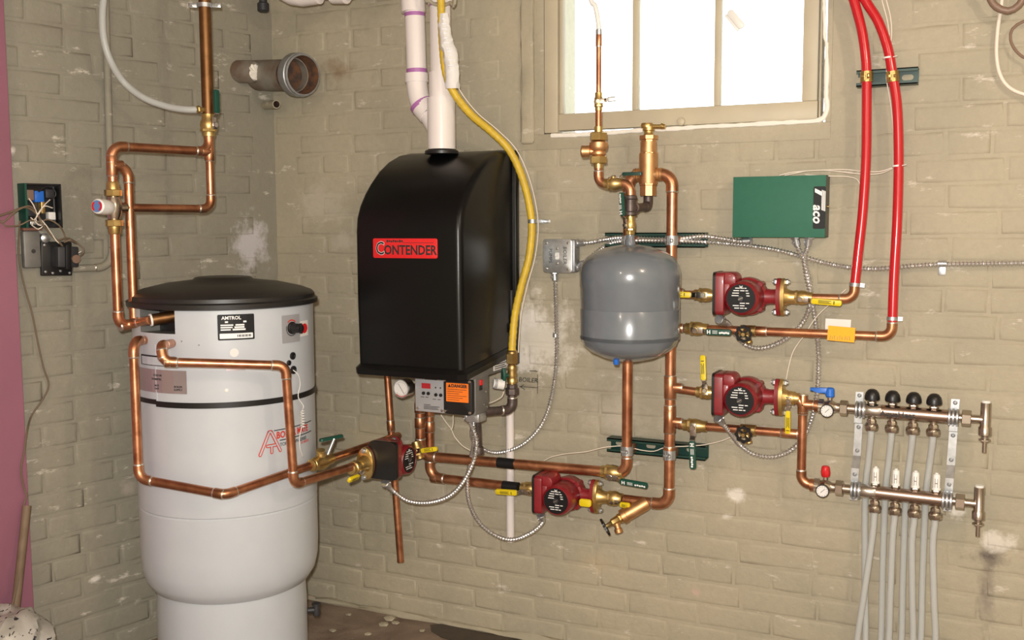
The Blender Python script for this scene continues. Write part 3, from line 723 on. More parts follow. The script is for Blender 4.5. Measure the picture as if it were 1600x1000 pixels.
# black band and the proud front sheet of the jacket
a_s = ta(244, 600)
def arc(bm, a0, a1, z0, z1, off, th, mi=0, n=40):
    vv = []
    for k in range(n+1):
        a = a0+(a1-a0)*k/n
        vv.append([bm.verts.new((TC.x+(TR+o)*math.cos(a), TC.y+(TR+o)*math.sin(a), z)) for o, z in ((off, z0), (off+th, z0), (off+th, z1), (off, z1))])
    for k in range(n):
        for q in range(4):
            f = bm.faces.new((vv[k][q], vv[k+1][q], vv[k+1][(q+1) % 4], vv[k][(q+1) % 4])); f.material_index = mi
    bm.faces.new(vv[0]); bm.faces.new(vv[-1])
bm = bmesh.new(); arc(bm, a_s, a_s+3.4, BANDZ-.0075, BANDZ+.0075, .0, .0032); arc(bm, a_s-1.6, a_s-.006, BANDZ-.002, BANDZ+.011, -.0004, .0025); mesh_obj('band', bm, 'black_plastic', tank)
bm = bmesh.new(); arc(bm, a_s-.001, a_s+.012, BANDZ+.008, cz0-.03, 0, .0016, n=3); mesh_obj('jacket_seam', bm, 'tank_white', tank)
# labels, controls, openings
a, z, w, h = span(340, 491, 397, 531); lb = tpatch('data_label', rrect(w, h, .003), a, z, .0006, 'label_black', tank)
bm = text_bm('AMTROL', .0125, tmap(a-.012/TR, z+h*.36, .0024), bold=.0003)
for (x0, x1, yy, hh) in ((-.3, .28, .20, .05), (-.42, -.08, .08, .04), (-.02, .22, .08, .045), (-.42, -.1, -.01, .04), (-.05, .22, -.01, .05), (-.42, -.15, -.10, .04), (-.1, .25, -.10, .05)):
    b2 = bmesh.new(); add_box(b2, I, (x0*w, yy*h-hh*h*.5, 0), (x1*w, yy*h+hh*h*.8, .0004)); f = tmap(a, z, .0024)
    for v in b2.verts: v.co = f(v.co)
    me_ = bpy.data.meshes.new('q'); b2.to_mesh(me_); b2.free(); bm.from_mesh(me_); bpy.data.meshes.remove(me_)
mesh_obj('lettering', bm, 'print_white', lb, smooth=False)
tpatch('barcode_strip', rrect(w*.9, h*.2, .001), a, z-h*.34, .0005, 'print_white', lb, .0024)
bm = bmesh.new(); f = tmap(a, z-h*.34, .0031)
for k in range(9):
    b2 = bmesh.new(); add_box(b2, I, (.002+k*.0042, -.003, 0), (.004+k*.0042+.001*(k % 2), .003, .0002))
    for v in b2.verts: v.co = f(v.co)
    me_ = bpy.data.meshes.new('q'); b2.to_mesh(me_); b2.free(); bm.from_mesh(me_); bpy.data.meshes.remove(me_)
mesh_obj('barcode', bm, 'print_dark', lb, smooth=False)
a, z, w, h = span(440, 492, 467, 535); cp_ = tpatch('thermostat_plate', rrect(w, h, .002), a, z, .001, 'panel_grey', tank)
def radial(a): return V((math.cos(a), math.sin(a), 0))
kn = TC + radial(a)*(TR+.002) + V((0, 0, z+.002)); Mk = frame(kn, radial(a), V((0, 0, 1)))
bm = bmesh.new(); add_lathe(bm, Mk, [(.017, 0), (.017, .004), (.0135, .006), (.0125, .032), (.011, .035), (0, .035)], 24)
add_box(bm, Mk, (-.014, -.003, .03), (.014, .003, .037), .001); mesh_obj('knob', bm, 'black_plastic', cp_)
bm = bmesh.new()
for k in range(14):
    t0, t1 = .4*PI+k*.085*PI, .4*PI+(k+1)*.085*PI
    q = [bm.verts.new(Mk @ V((r*math.cos(t), r*math.sin(t), .0006))) for r, t in ((.020, t0), (.0225, t0), (.0225, t1), (.020, t1))]; bm.faces.new(q)
mesh_obj('dial_scale', bm, 'print_dark', cp_, smooth=False)
bm = bmesh.new()
for k in range(5):
    t0, t1 = -.25*PI+k*.1*PI, -.25*PI+(k+1)*.1*PI
    bm.faces.new([bm.verts.new(Mk @ V((r*math.cos(t), r*math.sin(t), .0006))) for r, t in ((.020, t0), (.0235, t0), (.0235, t1), (.020, t1))])
mesh_obj('hot_mark', bm, 'logo_red', cp_, smooth=False)
a, z, w, h = span(468, 501, 480, 525); sk = tpatch('sticker', rrect(w, h, .001), a, z, .0004, 'paper', tank)
tpatch('sticker_disc', [(.40*w*math.cos(2*PI*k/20), .40*h*.8*math.sin(2*PI*k/20)) for k in range(20)], a, z, .0003, 'badge_red', sk, .0022)
for (px, py, r) in ((457, 556, .0105), (451, 567, .0075), (458, 578, .0115)):
    a = ta(px, py); p = TC + radial(a)*(TR-.002) + V((0, 0, zt(px, py))); bm = bmesh.new()
    add_lathe(bm, frame(p, radial(a)), [(r, 0), (r, .005), (r*.75, .0062), (r*.6, .003), (0, .003)], 20); mesh_obj('grommet', bm, 'black_plastic', tank)
a, z = ta(366, 551), zt(366, 551); o = tpatch('round_sticker', [(.0115*math.cos(2*PI*k/22), .0115*math.sin(2*PI*k/22)) for k in range(22)], a, z, .0005, 'paper', tank)
a, z, w, h = span(353, 572, 383, 579); o = tpatch('serial_strip', rrect(w, h, .0008), a, z, .0004, 'label_silver', tank)
a, z = ta(354, 610), zt(354, 610); p = TC+radial(a)*TR+V((0, 0, z)); bm = bmesh.new(); add_lathe(bm, frame(p, radial(a)), [(.0055, -.001), (.0055, .002), (.003, .0035), (0, .0035)], 14); mesh_obj('plug', bm, 'white_plastic', tank)
a, z, w, h = span(217, 578, 292, 614); ls = tpatch('connection_label', rrect(w, h, .001), a, z, .0006, 'label_silver', tank)
for s_, dx, dy in (('BOILER', .37, -.20), ('SUPPLY', .37, -.33), ('HOT', .0, -.20), ('OUT', .0, -.33), ('COLD IN', .02, .25), ('DOMESTIC', .0, .08)):
    mesh_obj('lettering', text_bm(s_, .0075, tmap(a+dx*w/TR, z+dy*h, .0026), bold=.0001), 'print_dark', ls, smooth=False)
a, z, w, h = span(222, 556, 276, 572); sl = tpatch('slot_rim', rrect(w, h, .003), a, z, .0008, 'black_plastic', tank); tpatch('slot_plate', rrect(w-.006, h-.006, .002), a+.002/TR, z-.001, .0012, 'tank_white', sl)
a0_, z0_ = ta(441, 500), zt(441, 500)
for (px, py) in ((284, 533), (311, 539)): mesh_obj('pen_mark', text_bm('v', .009, tmap(ta(px, py), zt(px, py), .0012)), 'print_dark', tank, smooth=False)
# printed emblem: red double-line A with T, bars and words
def tstroke(bm, pts, wd, a, z, off):
    for p, q in zip(pts, pts[1:]):
        d = V((q[0]-p[0], q[1]-p[1], 0)); nrm = V((-d.y, d.x, 0)).normalized()*wd/2; f = tmap(a, z, off)
        P0, P1 = V((*p, 0)), V((*q, 0)); nseg = 6
        for k in range(nseg):
            A, Bq = P0.lerp(P1, k/nseg), P0.lerp(P1, (k+1)/nseg)
            lo = [bm.verts.new(f(v)) for v in (A-nrm, Bq-nrm, Bq+nrm, A+nrm)]; bm.faces.new(lo)
        for c in (P0, P1):
            bm.faces.new([bm.verts.new(f(c+V((wd/2*math.cos(2*PI*k/12), wd/2*math.sin(2*PI*k/12), 0)))) for k in range(12)])
a, z, w, h = span(405, 675, 438, 709)
hw, hh = w*.48, h*.5
strokes = [[(-hw, -hh), (-.1*hw, hh), (.1*hw, hh), (hw, -hh*.86)], [(-.30*hw, -.28*hh), (.5*hw, -.28*hh)], [(.12*hw, -.28*hh), (.12*hw, -hh*.9)]]
for wd, off, mt, nm in ((.0098, .0012, 'logo_red', 'emblem'), (.0046, .0018, 'tank_white', 'emblem_core')):
    bm = bmesh.new()
    for s_ in strokes: tstroke(bm, s_, wd, a, z, off)
    mesh_obj(nm, bm, mt, tank, smooth=False)
a, z, w, h = span(431, 660, 487, 690); zz = zt(431, 684)
def word(s_, size, px, py, mat, **k): return mesh_obj('lettering', text_bm(s_, size, tmap(ta(px, py), zt(px, py), .0012), align='LEFT', **k), mat, tank, smooth=False)
word('BOILER MATE', .0262, 431.5, 681, 'logo_red', bold=.0008, sx=.82)
for (px, py) in ((428, 673), (437, 688)):
    bm = bmesh.new(); arc(bm, ta(px, py), ta(485.5, 660), zt(px, py)-.0012, zt(px, py)+.0012, .0004, .0007, n=20); mesh_obj('printed_bar', bm, 'print_dark', tank, smooth=False)
word('TOP DOWN SERIES', .0135, 437, 695, 'print_dark', sx=.94)
word('BY AMTROL', .0105, 470, 692, 'logo_red', sx=.75)
bm = bmesh.new(); p = TC + radial(ta(484, 900))*.21; pz = V((W(490, 960, .4).x, -.40, .12))
add_cyl(bm, V((TC.x+.17, TC.y+.13, .15)), V((TC.x+.192, TC.y+.148, .15)), .009, 12); add_lathe(bm, frame(V((TC.x+.190, TC.y+.146, .15)), V((0, 0, 1))), [(.010, -.018), (.012, -.008), (.009, .012), (.013, .014), (.013, .020), (0, .021)], 12); mesh_obj('drain_cock', bm, 'dark_metal', tank)
# fine probe wire with a coiled middle
pp = [T(458, 578, .012), T(466, 586, .02), T(469, 600, .015), T(466, 620, .015), T(474, 634, .02), T(472, 642, .025)]
path = catmull(pp, .004); end = path[-1]; low = W(473, 668, .62); coil = []
for k in range(90):
    f = k/89; c = end.lerp(low, f); coil.append(c + RT*(.0055*math.cos(k*.45)) + fwd*(.0055*math.sin(k*.45)))
path += coil + catmull([coil[-1], W(468, 685, .62), W(469, 700, .62), W(473, 713, .60)], .005)[1:]
bm = bmesh.new(); add_sweep(bm, path, .0013, 6); o = mesh_obj('probe_wire', bm, 'white_plastic'); tag(o, 'thin white coiled probe wire hanging down the front of the water tank', 'wire')

# ------------------------------------------------------------------ copper runs of the tank
R34, R1 = 0.0112, 0.0143
h1 = T(233, 531, -.02)
p1e = W(592, 692, .12); V1 = W(487, 724, .52)
P13 = T(352, 773, .09)
pipe('copper_pipe', 'copper pipe leaving the left tank port and bending round below the tank front', [h1, T(208, 533, .06), T(217, 748, .07), P13, V((-1.714, -.50, .626)), V((-1.714, -.055, .622))], R34+.0006, couplings=[(2, .93, .024)], group='copper runs at the water tank')
h2 = T(272, 536, -.02); c2 = T(256, 563, .107); c1_ = T(251, 540, .100)
pipe('copper_pipe', 'copper pipe crossing the tank front level then dropping to the pump', [h2, c1_, c2 + V((0, 0, -.004)), T(446, 571, .107), T(459, 757, .107), V((-1.662, -.335, .597))], R34+.0006, couplings=[(2, .03, .012)], group='copper runs at the water tank', bend=1.05)
dy = V((0, 1, 0))
vb = V((-1.7135, -.475, .626))
t = thing('drain_valve', 'cast brass boiler drain valve with green lever in the tank pipe', 'valve', vb)
bm = bmesh.new(); add_lathe(bm, frame(vb-dy*.05, dy), [(.012, 0), (.0165, .002), (.0165, .02), (.020, .03), (.024, .05), (.020, .07), (.0165, .08), (.0165, .098), (.012, .10)], 18); add_hex(bm, vb-dy*.042, vb-dy*.028, .019, n=8)
add_lathe(bm, frame(vb, V((.15, -.25, 1))), [(.016, 0), (.014, .02), (.011, .03), (.013, .032), (.013, .038)], 14); mesh_obj('body', bm, 'brass', t)
bm = bmesh.new(); c = vb+V((.015, .03, .03)); add_cyl(bm, vb+V((0, .02, 0)), c+V((.0, .015, .03)), .005, 10); mesh_obj('stem', bm, 'zinc', t)
bm = bmesh.new(); Ml = frame(c+V((-.008, .012, .028)), V((0, 0, 1)), V((.25, 1, .05))); add_prism(bm, Ml, rrect(.085, .016, .007), 0, .008, .003); mesh_obj('lever', bm, 'grip_green', t)

# ------------------------------------------------------------------ left wall pipework with the mixing valve
D_ = .29
def Lp(px, py, d=D_): return L(px, py, d)
topv = Lp(326, 196)
def vert(p, q): return V((p.x, p.y, q.z))
main = Lp(327, 237)
o = pipe('bronze_pipe', 'old brown vertical pipe coming down from the ceiling above the tank', [V((main.x, main.y, 2.348)), vert(main, Lp(326, 180))], .0168, 'old_bronze_pipe')
bm = bmesh.new(); ck = vert(main, Lp(321, 9)); add_lathe(bm, frame(ck-V((0, 0, .006)), V((0, 0, 1))), [(.0175, 0), (.021, 0), (.021, .012), (.0175, .012)], 18, cap=False)
for s in (-1, 1):
    add_box(bm, frame(ck, RT), (-.006, -.003, s*.034-.012), (.006, .003, s*.034+.012), .001); add_cyl(bm, ck+RT*s*.036-fwd*.010, ck+RT*s*.036+fwd*.010, .004, 8)
mesh_obj('hanger_clamp', bm, 'zinc', o)
ball_valve('ball_valve', 'brass ball valve with upright green lever on the brown pipe above the tank', vert(main, Lp(326, 196)), V((0, 0, 1)), .0150, (RT*.75-fwd*.5), V((0, 0, 1)), .066, 'grip_green', rise=.018, scale=.95)
ul = Lp(174, 236); ur = main
ulz = V((ul.x, ul.y, main.z))
mvp = Lp(175, 325); mvz = V((ul.x, ul.y, mvp.z))
loop = pipe('copper_pipe', 'copper loop running from the brown pipe across to the mixing valve top', [vert(main, Lp(326, 214)), main, ulz, V((ul.x, ul.y, Lp(175, 296).z))], R34+.0012, group='copper runs at the mixing valve')
add_tee(loop, main, V((0, 0, 1)), ulz-main, R34+.0012)
tb = V((ul.x, ul.y, Lp(176, 259).z)); add_tee(loop, tb, V((0, 0, 1)), main-ul, R34+.0012)
se = Lp(200, 262); see = V((se.x, se.y, tb.z)); bot2 = Lp(207, 504)
PE = T(236, 500, .014)
j2 = V((see.x, see.y, Lp(206, 505).z))
pipe('copper_pipe', 'second copper drop from the loop down to the tank inlet', [tb, see, j2], R34+.0012, group='copper runs at the mixing valve')
mr = Lp(326, 324); mrz = V((main.x, main.y, mvz.z))
pipe('copper_pipe', 'level copper pipe between mixing valve outlet and the riser under the brown pipe', [main-V((0, 0, .02)), mrz, mvz+(main-ul).normalized()*.03], R34, group='copper runs at the mixing valve')
lo1 = V((ul.x, ul.y, Lp(183, 511).z))
pipe('copper_pipe', 'copper drop under the mixing valve turning into the tank recess', [V((ul.x, ul.y, Lp(176, 350).z)), lo1, j2+V((0, 0, 0)), T(236, 500, .014)], R34+.0012, group='copper runs at the mixing valve', bend=1.0)
bm = bmesh.new(); add_cyl(bm, T(236, 500, .012), T(272, 494, -.035), .0155, 18); add_lathe(bm, frame(T(236, 500, .014), T(236, 500, .014)-T(272, 494, -.035)), [(.0156, -.002), (.0168, -.002), (.0168, .003), (.0156, .003)], 18, mi=1, cap=False)
o = mesh_obj('tank_nipple', bm, ['old_bronze_pipe', 'white_plastic']); tag(o, 'brown pipe nipple with white taped end inside the tank recess', 'pipe')
mv = thing('mixing_valve', 'chrome thermostatic mixing valve with white knob on the copper loop', 'valve', mvz)
bm = bmesh.new(); add_lathe(bm, frame(mvz-V((0, 0, .04)), V((0, 0, 1))), [(.014, 0), (.016, .012), (.021, .025), (.022, .04), (.021, .055), (.016, .068), (.014, .08)], 18)
add_cyl(bm, mvz, mvz+(main-ul).normalized()*.035, .014, 16); mesh_obj('body', bm, 'nickel', mv)
for s, zz in ((1, .040), (-1, -.040)):
    bm = bmesh.new(); add_hex(bm, mvz+V((0, 0, zz-.009)), mvz+V((0, 0, zz+.009)), .0225, n=8); add_lathe(bm, frame(mvz+V((0, 0, zz+s*.008)), V((0, 0, s))), [(.017, 0), (.016, .018), (.0135, .022)], 16); mesh_obj('union_nut', bm, 'brass', mv)
ka = (LD*.85+LN*.42 + V((0, 0, .05))).normalized(); bm = bmesh.new(); add_lathe(bm, frame(mvz+ka*.015, ka), [(.015, 0), (.0195, .006), (.0205, .03), (.0195, .052), (.016, .055)], 24); kb = mesh_obj('knob', bm, 'white_plastic', mv)
bm = bmesh.new(); Mk = frame(mvz+ka*.0702, ka, V((0, 0, 1)))
add_lathe(bm, Mk, [(.0155, 0), (.0155, .0012), (0, .0012)], 24); mesh_obj('knob_disc', bm, 'blue_thermo', kb)
bm = bmesh.new()
for s in (0, PI):
    pr_ = [(.0152*math.cos(s+PI*.5+PI*.62*(k/8-.5)), .0152*math.sin(s+PI*.5+PI*.62*(k/8-.5))) for k in range(9)] + [(.010*math.cos(s+PI*.5-PI*.62*(k/8-.5)), .010*math.sin(s+PI*.5-PI*.62*(k/8-.5))) for k in range(9)]
    add_prism(bm, Mk, pr_, .0012, .0018)
mesh_obj('knob_ring', bm, 'red_plastic', kb)
curve_tube('grey_tube', 'translucent grey plastic tube arcing from the ceiling to the brown pipe', [V((L(171, -60, .12).x+.02, L(171, -60, .12).y+.03, 2.348)), L(171, -60, .12), L(164, -20, .12), L(160, 25, .12), L(163, 65, .12), L(175, 100, .12), L(195, 130, .115), L(225, 153, .16), L(260, 166, .21), L(290, 171, .26), L(316, 171, .29)], .0098, 'pex_clear', 'tube', seg=12)
MATS['pex_tint'] = MATS['pex_clear']
bm = bmesh.new(); a_, b_ = Lp(308, 171), Lp(320, 171); add_cyl(bm, a_, b_, .0085, 12); add_hex(bm, a_, a_.lerp(b_, .35), .011); o = mesh_obj('hose_barb', bm, 'brass'); tag(o, 'small brass hose barb joining grey tube to the brown pipe', 'fitting')

# ------------------------------------------------------------------ left wall electrics
o = pipe('painted_conduit', 'wall coloured conduit running up the left wall behind the copper loop', [V((L(176, 200, .014).x, L(176, 200, .014).y, 2.345)), L(176, 417, .014), L(112, 420, .014)], .0105, 'wall_paint_left', 'conduit', fit='wall_paint_left', bend=2.2)
bm = bmesh.new(); a_, b_ = L(20, 262), L(145, 398); Mx = leftframe(L(20, 398, .001)); wd = (L(145, 330)-L(20, 330)).length; ht = L(80, 258).z-L(80, 400).z
add_box(bm, Mx, (0, 0, 0), (wd, ht, .010), .002); o = mesh_obj('backing_board', bm, 'wall_paint_left'); tag(o, 'wall coloured square backing board behind the open wiring boxes', 'board')
ob = thing('open_relay_box', 'open black relay box with exposed terminals on the left wall', 'electrical box', L(57, 356, .011))
Mx = leftframe(L(30, 356, .010)); bw = (L(86, 320)-L(30, 320)).length; bh = L(57, 288).z-L(57, 356).z
bm = bmesh.new(); add_box(bm, Mx, (0, 0, 0), (bw, bh, .004)); add_box(bm, Mx, (0, 0, .003), (bw, .004, .045)); add_box(bm, Mx, (0, bh-.004, .003), (bw, bh, .045)); add_box(bm, Mx, (bw-.004, 0, .003), (bw, bh, .045)); mesh_obj('case', bm, 'black_plastic', ob)
bm = bmesh.new(); add_box(bm, Mx, (-.001, 0, .003), (.005, bh, .046)); mesh_obj('side_plate', bm, 'grip_green', ob)
for (x0, y0, x1, y1, zz, mt) in ((.10, .62, .32, .86, .025, 'brown_tube'), (.36, .58, .62, .84, .02, 'blue_plastic'), (.66, .68, .9, .88, .022, 'dark_metal'), (.12, .26, .40, .5, .018, 'dark_metal'), (.52, .32, .64, .6, .02, 'brass'), (.72, .18, .92, .36, .02, 'paper'), (.2, .06, .6, .16, .02, 'zinc')):
    bm = bmesh.new(); add_box(bm, Mx, (x0*bw, y0*bh, .004), (x1*bw, y1*bh, .004+zz), .002); mesh_obj('terminal', bm, mt, ob)
bm = bmesh.new(); Mc = leftframe(L(85, 348, .03)); add_prism(bm, Mc @ Matrix.Rotation(.9, 4, 'Y'), [(0, 0), (.05, -.01), (.045, .085), (0, .10)], 0, .003); mesh_obj('hinged_flap', bm, 'dark_metal', ob)
o2 = thing('metal_cover_box', 'small grey steel cover box below the open relay box', 'electrical box', L(46, 419, .011))
Mx2 = leftframe(L(33, 419, .010)); w2 = (L(60, 390)-L(33, 390)).length; h2_ = L(46, 361).z-L(46, 419).z
bm = bmesh.new(); add_box(bm, Mx2, (0, 0, 0), (w2, h2_, .022), .006); mesh_obj('cover', bm, 'chassis_grey', o2)
bm = bmesh.new(); add_lathe(bm, Mx2 @ Matrix.Translation((w2*.55, h2_*.45, .022)), [(.006, 0), (.005, .003), (0, .0035)], 10); mesh_obj('screw', bm, 'dark_metal', o2)
bm = bmesh.new(); add_box(bm, Mx2, (0, h2_, .004), (w2*1.1, h2_+.012, .026), .002); mesh_obj('rust_strip', bm, 'brick_bare', o2)
tr = thing('transformer', 'black doorbell style transformer on a tilted plate by the relay box', 'transformer', L(86, 432, .012))
Mx3 = leftframe(L(62, 431, .012)) @ Matrix.Rotation(-.03, 4, 'Z'); w3 = (L(110, 400)-L(62, 400)).length; h3 = L(86, 378).z-L(86, 431).z
bm = bmesh.new(); add_box(bm, Mx3, (0, 0, 0), (w3, h3, .012), .003); mesh_obj('plate', bm, 'black_plastic', tr)
bm = bmesh.new(); add_box(bm, Mx3, (w3*.30, h3*.26, .012), (w3*.98, h3*.86, .055), .004); co = mesh_obj('core', bm, 'dark_metal', tr)
bm = bmesh.new(); add_box(bm, Mx3, (w3*.52, h3*.20, .014), (w3*.72, h3*.92, .060), .004); mesh_obj('winding', bm, 'label_black', tr)
bm = bmesh.new(); add_lathe(bm, Mx3 @ Matrix.Translation((w3*.86, h3*.50, .055)), [(.012, 0), (.012, .006), (0, .006)], 14); mesh_obj('coil_end', bm, 'brown_tube', tr)
for (fx, fy) in ((.12, .12), (.35, .08), (.6, .14), (.9, .08), (.1, .9)):
    bm = bmesh.new(); add_lathe(bm, Mx3 @ Matrix.Translation((w3*fx, h3*fy, .012)), [(.0035, 0), (.0035, .003), (0, .004)], 8); mesh_obj('screw', bm, 'zinc', tr)
bm = bmesh.new(); add_lathe(bm, frame(L(70, 372, .03), LN), [(.013, -.02), (.013, .006), (.006, .010), (0, .010)], 14); o = mesh_obj('knockout_bush', bm, 'zinc'); tag(o, 'round zinc bush between the relay box and the transformer', 'fitting')
wires = [([(-60, 352), (-10, 340), (15, 332), (40, 324), (58, 335), (66, 350), (78, 365), (92, 378), (98, 385)], .0030, 'thick tan cable entering from the left into the relay box'),
         ([(-60, 372), (-10, 345), (5, 347), (25, 330), (45, 322), (56, 330)], .0026, 'upper tan cable arching into the relay box'),
         ([(-40, 345), (0, 345), (8, 353), (30, 352), (48, 344), (60, 348), (75, 343), (92, 352), (100, 365), (103, 378)], .0022, 'lower tan wire looping from relay box over to the transformer'),
         ([(45, 310), (52, 320), (60, 338), (72, 352), (80, 364), (88, 376), (95, 382)], .0016, 'fine pale wire slanting down inside the relay box'),
         ([(78, 312), (68, 322), (60, 335), (52, 346), (50, 352)], .0016, 'fine pale wire slanting left inside the relay box'),
         ([(82, 325), (70, 322), (62, 330), (56, 342), (60, 352)], .0016, 'short white wire end at the relay box terminal'),
         ([(60, 300), (72, 292), (84, 296), (87, 305), (78, 314)], .0018, 'black looped wire at the top of the relay box'),
         ([(90, 376), (105, 372), (118, 378), (130, 388), (130, 395), (122, 402), (112, 404), (106, 408)], .0024, 'tan wire looping off the transformer to the right'),
         ([(100, 378), (110, 375), (117, 379), (121, 380)], .0034, 'short brown splice above the transformer'),
         ([(106, 400), (118, 397), (127, 393)], .0016, 'white stub wire on the right of the transformer'),
         ([(48, 340), (62, 352), (70, 350), (60, 358), (50, 352)], .0016, 'pale wire curl low in the relay box')]
for pts_, r, lab in wires: curve_tube('wire', lab, [L(x, y, .062+.006*math.sin(x*.3)) for x, y in pts_], r, 'black_plastic' if 'black' in lab else ('white_wire' if 'white' in lab or 'pale' in lab else 'beige_wire'), 'wire', 'loose wires at the relay box', 8, .006)
curve_tube('drop_wire', 'long thin twisted wire hanging down the left wall to the bag', [L(31, 345, .05), L(29, 380, .02), L(31, 415, .014), L(40, 455, .012), L(50, 490, .012), L(60, 540, .012), L(68, 575, .012), L(76, 602, .012), L(66, 625, .012), L(49, 650, .012), L(42, 675, .05), L(38, 705, .055), L(33, 735, .055), L(38, 765, .055), L(42, 775, .06), L(37, 790, .06), L(33, 830, .07), L(32, 860, .08), L(28, 905, .10), L(18, 950, .14), L(5, 1000, .16)], .0026, 'beige_wire', 'wire', seg=7, step=.008)
# pink foam board over the near part of the left wall
xb = (L(36, 600, .045)-COR).dot(LD); bm = bmesh.new(); add_box(bm, ML, (xb, 0.001, -.045), (xb+1.25, 2.33, -.012), .003)
o = mesh_obj('insulation_board', bm, 'pink_foam'); tag(o, 'pink foam insulation board standing against the left wall at the picture edge', 'insulation')
bm = bmesh.new(); p_ = L(44, 795, .06); q_ = L(30, 960, .14); d_ = (q_-p_)
add_cyl(bm, L(42, 790, .06), L(31, 952, .10)+V((.0, -.02, -.03)), .0115, 14); o = mesh_obj('wooden_stick', bm, 'wood'); tag(o, 'round wooden stick leaning on the pink board behind the bag', 'stick')
# printed plastic bag in the bottom left corner
bp = L(12, 1010, .17); rnd = random.Random(5); bm = bmesh.new(); bmesh.ops.create_icosphere(bm, subdivisions=4, radius=1)
for v in bm.verts:
    q = v.co.copy(); k = 1+.08*math.sin(q.x*7+q.z*5)+.06*math.sin(q.y*9-q.z*8)+.035*math.sin(q.x*17+q.y*13)
    v.co = V((bp.x+q.x*.115*k, bp.y+q.y*.11*k, max(.002, .095+q.z*.105*k)))
bagz = .095
def bag_mat():
    m, nt, b = newmat('bag_plastic'); n_, r_ = noise_col(nt, 14, (0.34, 0.32, 0.28), (0.46, 0.44, 0.40), .35, .65, 3, .5)
    n2, r2 = noise_col(nt, 34, (0, 0, 0), (1, 1, 1), .60, .63, 2, 1.5)
    mx = nt.nodes.new('ShaderNodeMix'); mx.data_type = 'RGBA'; nt.links.new(r2.outputs['Color'], mx.inputs[0]); nt.links.new(r_.outputs['Color'], mx.inputs[6]); mx.inputs[7].default_value = (.03, .03, .035, 1)
    nt.links.new(mx.outputs[2], b.inputs['Base Color']); b.inputs['Roughness'].default_value = .22; b.inputs['Coat Weight'].default_value = .4
bag_mat(); dz = bp.z
pad = bp.z-.0
o = mesh_obj('printed_bag', bm, 'bag_plastic')
# stand the bag on what it leans on: lift it to the level seen in the photo
o.data.transform(Matrix.Translation((0, 0, max(0, L(30, 945, .15).z-.195))))
tag(o, 'crumpled white printed plastic bag in the bottom left corner', 'bag')
zl = max(0, L(30, 945, .15).z-.195)
if zl > .01:
    bm = bmesh.new(); add_box(bm, Matrix.Translation((bp.x, bp.y, 0)) @ Matrix.Rotation(.3, 4, 'Z'), (-.10, -.10, .001), (.10, .10, zl+.004), .006); o = mesh_obj('bag_carton', bm, 'dark_metal'); tag(o, 'dark carton under the printed plastic bag', 'box')

# ------------------------------------------------------------------ old cast pipe stub, small stub, overhead pipes
t = thing('cast_iron_stub', 'open ended old cast iron pipe stub painted grey above the tank corner', 'pipe', L(385, 112, 0))
s0 = L(398, 118, -.02); s1 = W(474, 117, .13)
d_ = (s1-s0).normalized(); ln = (s1-s0).length
bm = bmesh.new(); add_lathe(bm, frame(s0, d_), [(.050, 0), (.050, ln-.045), (.052, ln-.044)], 28, cap=False); mesh_obj('barrel', bm, 'cast_painted', t)
bm = bmesh.new(); add_lathe(bm, frame(s1-d_*.045, d_), [(.050, -.004), (.066, 0), (.069, .006), (.069, .034), (.066, .036), (.066, .044), (.060, .045), (.058, .040), (.052, -.03), (0, -.03)], 32, mis=[0, 0, 0, 0, 0, 0, 1, 1, 1], cap=False); mesh_obj('hub', bm, ['grey_cast', 'rust'], t)
bm = bmesh.new(); q0 = L(372, 112, -.01); q1 = W(398, 112, .13); e = (q1-q0).normalized(); add_lathe(bm, frame(q0, e), [(.037, 0), (.037, (q1-q0).length-.01), (.030, (q1-q0).length)], 24); mesh_obj('side_branch', bm, 'cast_painted', t)
bm = bmesh.new(); add_lathe(bm, frame(q1-e*.004, e), [(.028, 0), (.024, .006), (.0, .008)], 20); 
for v in bm.verts: v.co += V((random.uniform(-.003, .003), random.uniform(-.003, .003), random.uniform(-.003, .003)))
mesh_obj('plaster_plug', bm, 'off_white', t)
bm = bmesh.new(); a_ = W(402, 166, .0); b_ = W(432, 163, .08); add_lathe(bm, frame(a_, b_-a_), [(.014, -.02), (.014, (b_-a_).length), (.011, (b_-a_).length), (.010, .02), (0, .02)], 18, mis=[0, 0, 1, 1]); o = mesh_obj('pipe_stub', bm, ['wall_paint_back', 'rust']); tag(o, 'thin wall coloured pipe stub below the cast iron stub', 'pipe')
bm = bmesh.new(); add_cyl(bm, V((W(411, 6, .10).x, -.10, 2.348)), W(411, 6, .10), .013, 14); add_lathe(bm, frame(W(411, 4, .10), V((0, 0, -1))), [(.015, 0), (.019, .004), (.019, .026), (.014, .03)], 14); o = mesh_obj('capped_pipe', bm, 'dark_metal'); tag(o, 'dark capped pipe end poking down at the top edge near the corner', 'pipe')
t = thing('overhead_pvc_pipe', 'white plastic pipe with purple primer crossing the top edge of the picture', 'pipe', W(480, -8, .2))
ov = [W(425, -18, .2), W(540, -14, .2), W(600, -30, .2)]
bm = bmesh.new(); add_sweep(bm, [ov[0]+V((.0, 0, .0)), ov[1]], .026, 18); mesh_obj('tube', bm, 'pvc_white', t)
bm = bmesh.new(); add_sweep(bm, catmull([W(436, -24, .2)+V((.01, 0, -.004)), W(430, -34, .2), V((W(426, -50, .2).x, -.2, W(426, -50, .2).z+.03)), V((W(426, -50, .2).x, -.2, 2.348))], .02), .0262, 18); mesh_obj('tube', bm, 'pvc_white', t)
bm = bmesh.new(); add_sweep(bm, catmull([ov[1]-V((.012, 0, 0)), ov[1]+V((.03, 0, .004)), ov[1]+V((.07, 0, .04)), V((ov[1].x+.08, -.2, 2.348))], .015), .0262, 18); mesh_obj('tube', bm, 'pvc_white', t)
